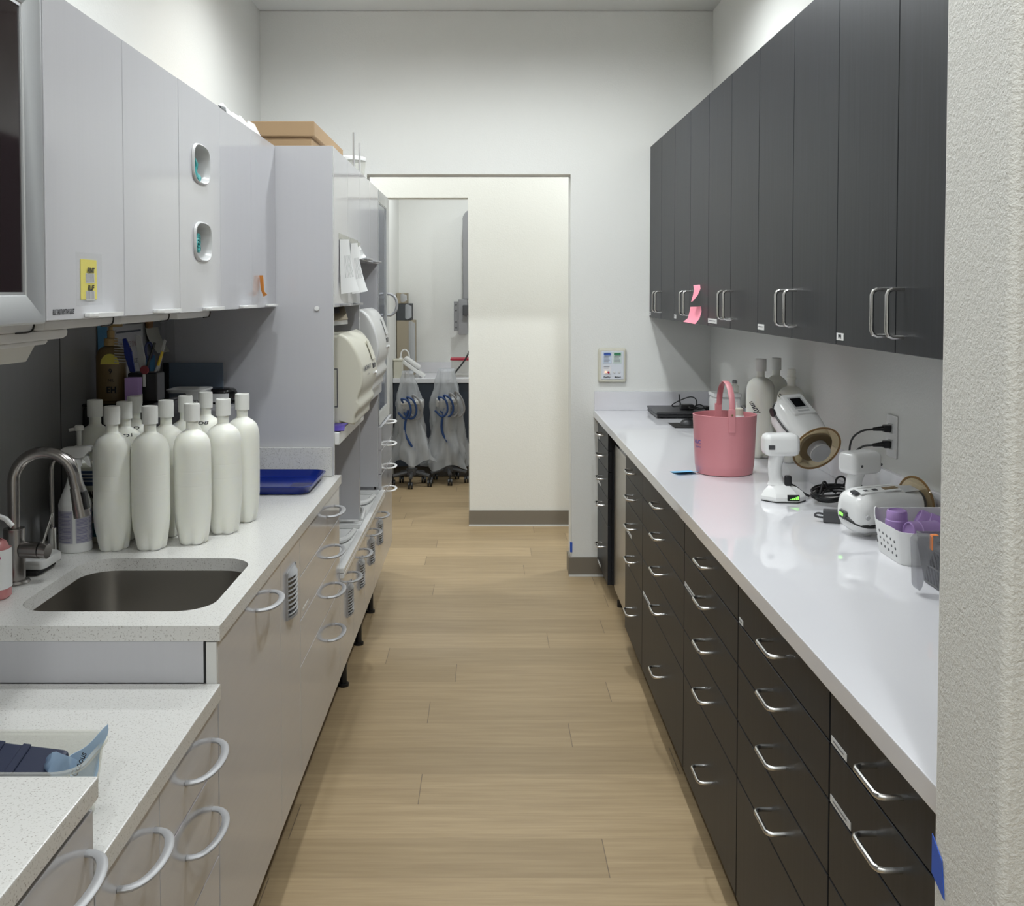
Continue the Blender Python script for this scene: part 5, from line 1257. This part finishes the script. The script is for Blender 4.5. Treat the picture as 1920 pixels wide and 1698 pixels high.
b.out('ribs', M_NV, t)
B().box(.02, .10, -.0415, -.0402, -.008, .000, 0, 1, mt_).out('print', M_INKGREY, t)
t = thing('blue_pouch', 'pale blue film pouch with a dark logo sticking up in the clear tub', 'pouch', (-.585, 1.43, zl_ + .05))
b = B(); g = [[(-.592 + .030 * u + .020 * v * u + .003 * math.sin(9 * v), 1.425 + .015 * math.sin(2.5 * v) + .012 * u, zl_ + .045 + .066 * v * (.70 + .30 * u) + .020 * u * v + .003 * math.sin(6 * u + 2)) for v in [j / 10 for j in range(11)]] for u in [k / 10 for k in range(11)]]
b.sheet(g, .0012).out('film', M_POUCH, t)
b = B(); g = [[(-.622 + .040 * u + .006 * math.sin(8 * v), 1.412 + .012 * math.sin(5 * u + 3 * v), zl_ + .040 + .072 * v - .03 * abs(u - .45) * v + .004 * math.sin(5 * u)) for v in [j / 8 for j in range(9)]] for u in [k / 8 for k in range(9)]]
b.sheet(g, .0012).out('film', M_POUCH, t)
text('Gcoous', .013, M_INK, t, (-.572, 1.420, zl_ + .088), '-Y', .9, roll=1.15, bold=.0002)
tag(B().sheet([[(-.72 + .11 * u, 1.368 + .012 * math.sin(4 * u) + .01 * v, zl_ + .060 + .010 * math.sin(7 * u) * (1 - v) + .012 * v) for v in (0, .5, 1)] for u in [k / 10 for k in range(11)]], .0012).out('clear_pouch', M_POUCH), 'crinkled clear pouch in front of the navy pack in the clear tub', 'pouch')

# ------------------------------------------------------------ room beyond the hall
t = thing('far_worktop', 'white worktop along the back of the far room', 'worktop', (-.1, 8.92, .80))
B().box(-.794, 1.6, 8.60, 9.249, .80, .838, .003, 1).out('slab', M_QWHITE, t); B().box(-.794, 1.6, 9.232, 9.249, .8385, .935).out('backsplash', M_QWHITE, t)
t = thing('far_base_cabinet', 'navy base cabinets under the worktop in the far room', 'cabinet', (-.1, 8.95, 0))
B().box(-.794, 1.6, 8.64, 9.249, .09, .799).out('carcass', M_NAVY, t)
for k in range(5): B().box(-.79 + .46 * k, -.34 + .46 * k, 8.62, 8.6395, .095, .795, .002, 1).out('door', M_NAVY, t)
B().box(-.794, 1.6, 8.70, 9.249, 0, .0895).out('toe_kick', M_TOE, t)
zw = .8382
def carton(x0, x1, y0, y1, z0, z1, m, lab):
    t = thing('carton', lab, 'box', ((x0 + x1) / 2, (y0 + y1) / 2, z0), 'stacked cartons in the far room')
    B().box(x0, x1, y0, y1, z0, z1, .003, 1).out('body', m, t); g = [[(x1 - .05 + .055 * u, y0 - .002 - .012 * math.sin(3 * u), z1 - .012 - (z1 - z0 - .03) * v + .01 * math.sin(5 * u + 3 * v)) for u in (0, .3, .6, 1)] for v in (0, .4, .7, 1)]
    B().sheet(g).out('wrapping', M_BAG, t); return t
Yc = 8.95
carton(-.79, -.635, Yc, 9.20, zw, 1.315, M_CARD2, 'tall beige carton at the bottom of the stack in the far room')
carton(-.79, -.665, Yc, 9.20, 1.3155, 1.462, mat('grey_carton', (.06, .065, .07), .7), 'dark grey carton in the middle of the stack in the far room')
carton(-.79, -.705, Yc, 9.20, 1.4625, 1.555, M_CARD2, 'small beige carton on top of the stack in the far room')
t = thing('wall_phone', 'white tilted phone-like device with a cord on the far worktop', 'device', (-.64, 8.78, zw))
mt_ = Matrix.Translation((-.640, 8.76, zw + .085)) @ Matrix.Rotation(.62, 4, 'Y')
B().box(-.135, .135, -.05, .05, -.022, .012, .008, 2, mt_).out('body', M_WHITE, t); B().box(-.10, .06, -.045, .045, .0125, .050, .014, 2, mt_).out('head', M_WHITEM, t)
B().cyl((-.585, 8.76, zw + .0005), (-.600, 8.76, zw + .030), .03, seg=14).out('foot', M_WHITEM, t)
B().tube([(-.74, 8.76, zw + .16), (-.735, 8.76, zw + .22), (-.70, 8.76, zw + .24), (-.665, 8.76, zw + .20), (-.67, 8.76, zw + .13)], .006, 8, smooth=2).out('cord', M_WHITEM, t)
t = thing('white_box', 'cream box at the left end of the far worktop', 'box', (-.75, 8.68, zw)); B().box(-.79, -.715, 8.62, 8.74, zw, zw + .145, .004, 1).out('body', M_CREAM, t); B().box(-.793, -.712, 8.617, 8.743, zw + .1455, zw + .16, .003, 1).out('lid', M_CREAM, t)
t = thing('red_lid_container', 'translucent container with a dark red lid on the far worktop', 'container', (-.23, 8.85, zw))
B().box(-.31, -.14, 8.78, 8.94, zw, zw + .14, .012, 2).out('body', M_CLEARBOX, t); B().box(-.318, -.132, 8.772, 8.948, zw + .1405, zw + .158, .005, 2).out('lid', M_RED, t)
# wall arm with bracket
t = thing('monitor_mount', 'grey rounded wall arm with a mounting bracket in the far room', 'arm', (-.15, 8.9, 1.2))
b = B(); pr = [(-.218, 1.50), (-.218, 2.20)] + [(-.218 + .09 * (1 - math.cos(a)), 2.20 + .09 * math.sin(a)) for a in [PI / 2 * k / 8 for k in range(1, 9)]] + [(.06, 2.29), (.06, 1.50)]
b.prism([(x, 9.05, z) for x, z in pr], (0, .199, 0), .01, 2); b.out('arm_cover', M_GREY, t)
br = B().box(-.255, -.175, 9.00, 9.2495, 1.19, 1.50, .003, 1).out('bracket', M_GREY, t)
B().box(-.295, -.2555, 9.03, 9.036, 1.22, 1.48, .001, 1).out('bracket_plate', M_GREY, br); B().box(-.215, -.14, 8.96, 8.999, 1.36, 1.45, .004, 1).out('hinge', M_DGREY, br)
b = B()
for z in (1.25, 1.30, 1.40, 1.45): b.cyl((-.275, 9.0295, z), (-.275, 9.0275, z), .006, seg=10)
b.out('holes', M_INK, br)
tag(B().tube([(-.13, 8.84, 1.16), (-.155, 8.80, 1.05), (-.20, 8.74, .97), (-.26, 8.69, .90), (-.28, 8.66, .87)], .007, 8, smooth=2).out('black_cable', M_BLACK), 'thick black cable hanging beside the red-lidded container', 'cable')
# bagged mobile carts
M_HOSE = mat('dark_blue_hose', (.012, .05, .18), .45)
def cart(loc, label, rz, hose, br_=.155):
    t = thing('delivery_cart', label, 'cart', (loc[0], loc[1], 0), 'mobile dental carts')
    x0, y0 = loc
    b = B(); b.cyl((x0, y0, .09), (x0, y0, .14), .045, seg=16)
    for k in range(5):
        a = rz + 2 * PI * k / 5; p = (x0 + br_ * math.cos(a), y0 + br_ * math.sin(a), .085); b.tube([(x0, y0, .115), p], .016, 8)
    b.out('base_star', M_DGREY, t)
    for k in range(5):
        a = rz + 2 * PI * k / 5; cx, cy = x0 + br_ * math.cos(a), y0 + br_ * math.sin(a)
        c = B(); c.cyl((cx - .018, cy, .028), (cx - .004, cy, .028), .028, seg=16).cyl((cx + .004, cy, .028), (cx + .018, cy, .028), .028, seg=16).cyl((cx, cy, .03), (cx, cy, .084), .008, seg=8); c.out('caster', M_BLACK, t)
    B().cyl((x0, y0, .141), (x0, y0, .62), .028, seg=16).out('column', M_GREY, t)
    hd = B().box(x0 - .10, x0 + .10, y0 - .08, y0 + .08, .621, .70, .02, 3).out('console', M_LGREY, t)
    B().box(x0 - .08, x0 + .09, y0 - .10, y0 - .082, .665, .695, .006, 2).out('instrument_bar', M_WHITE, hd)
    for i in range(hose):
        dx = -.06 + .045 * i; m = M_HOSE if i < 2 else M_GREY
        B().tube([(x0 + dx, y0 - .095, .68), (x0 + dx - .02, y0 - .12, .72 + .02 * i), (x0 + dx + .05, y0 - .13, .70), (x0 + dx + .07, y0 - .125, .60), (x0 + dx + .02, y0 - .12, .54), (x0 + dx - .04, y0 - .09, .60)], .0085, 8, smooth=2).out('hose', m, t)
    B().tube([(x0 - .02, y0 - .10, .62), (x0 - .06, y0 - .10, .45), (x0 + .01, y0 - .11, .33), (x0 + .03, y0 - .06, .30)], .010, 8, smooth=2).out('hose', M_HOSE, t)
    return t
def bag(loc, z0, z1, rb, rt, label, seed, skew=(0, 0)):
    rr = random.Random(seed); b = B(); rings = []; n = 44; ph = [rr.uniform(0, 6.28) for _ in range(8)]
    for i in range(26):
        u = i / 25; r = rb + (rt - rb) * u ** 1.35; ring = []
        r *= 1 + (.10 * math.sin(u * 9 + ph[0]))
        for k in range(n):
            a = 2 * PI * k / n
            wv = 1 + .12 * math.sin(5 * a + ph[1] + 6 * u) + .09 * math.sin(9 * a + ph[2] - 9 * u) + .07 * math.sin(14 * a + ph[3] + 17 * u) + .05 * rr.uniform(-1, 1)
            ring.append((loc[0] + skew[0] * u + r * wv * math.cos(a), loc[1] + skew[1] * u + r * .8 * wv * math.sin(a), z0 + (z1 - z0) * u + .025 * math.sin(4 * a + ph[4]) * (1 - u)))
        rings.append(ring)
    b.ring_loft(rings, False, True)
    return tag(b.out('plastic_bag', M_BAG, None, 180), label, 'plastic bag', 'clear bags over the carts')
cart((-.612, 8.27), 'left mobile cart with blue hoses under a clear bag in the far room', .95, 3)
cart((-.325, 8.42), 'right mobile cart with a grey column under a clear bag in the far room', 2.35, 4)
bag((-.612, 8.27), .20, .93, .150, .042, 'clear plastic bag draped over the left mobile cart', 3, (-.03, -.02))
bag((-.335, 8.42), .14, .94, .172, .060, 'clear plastic bag draped over the right mobile cart', 8, (.0, -.02))
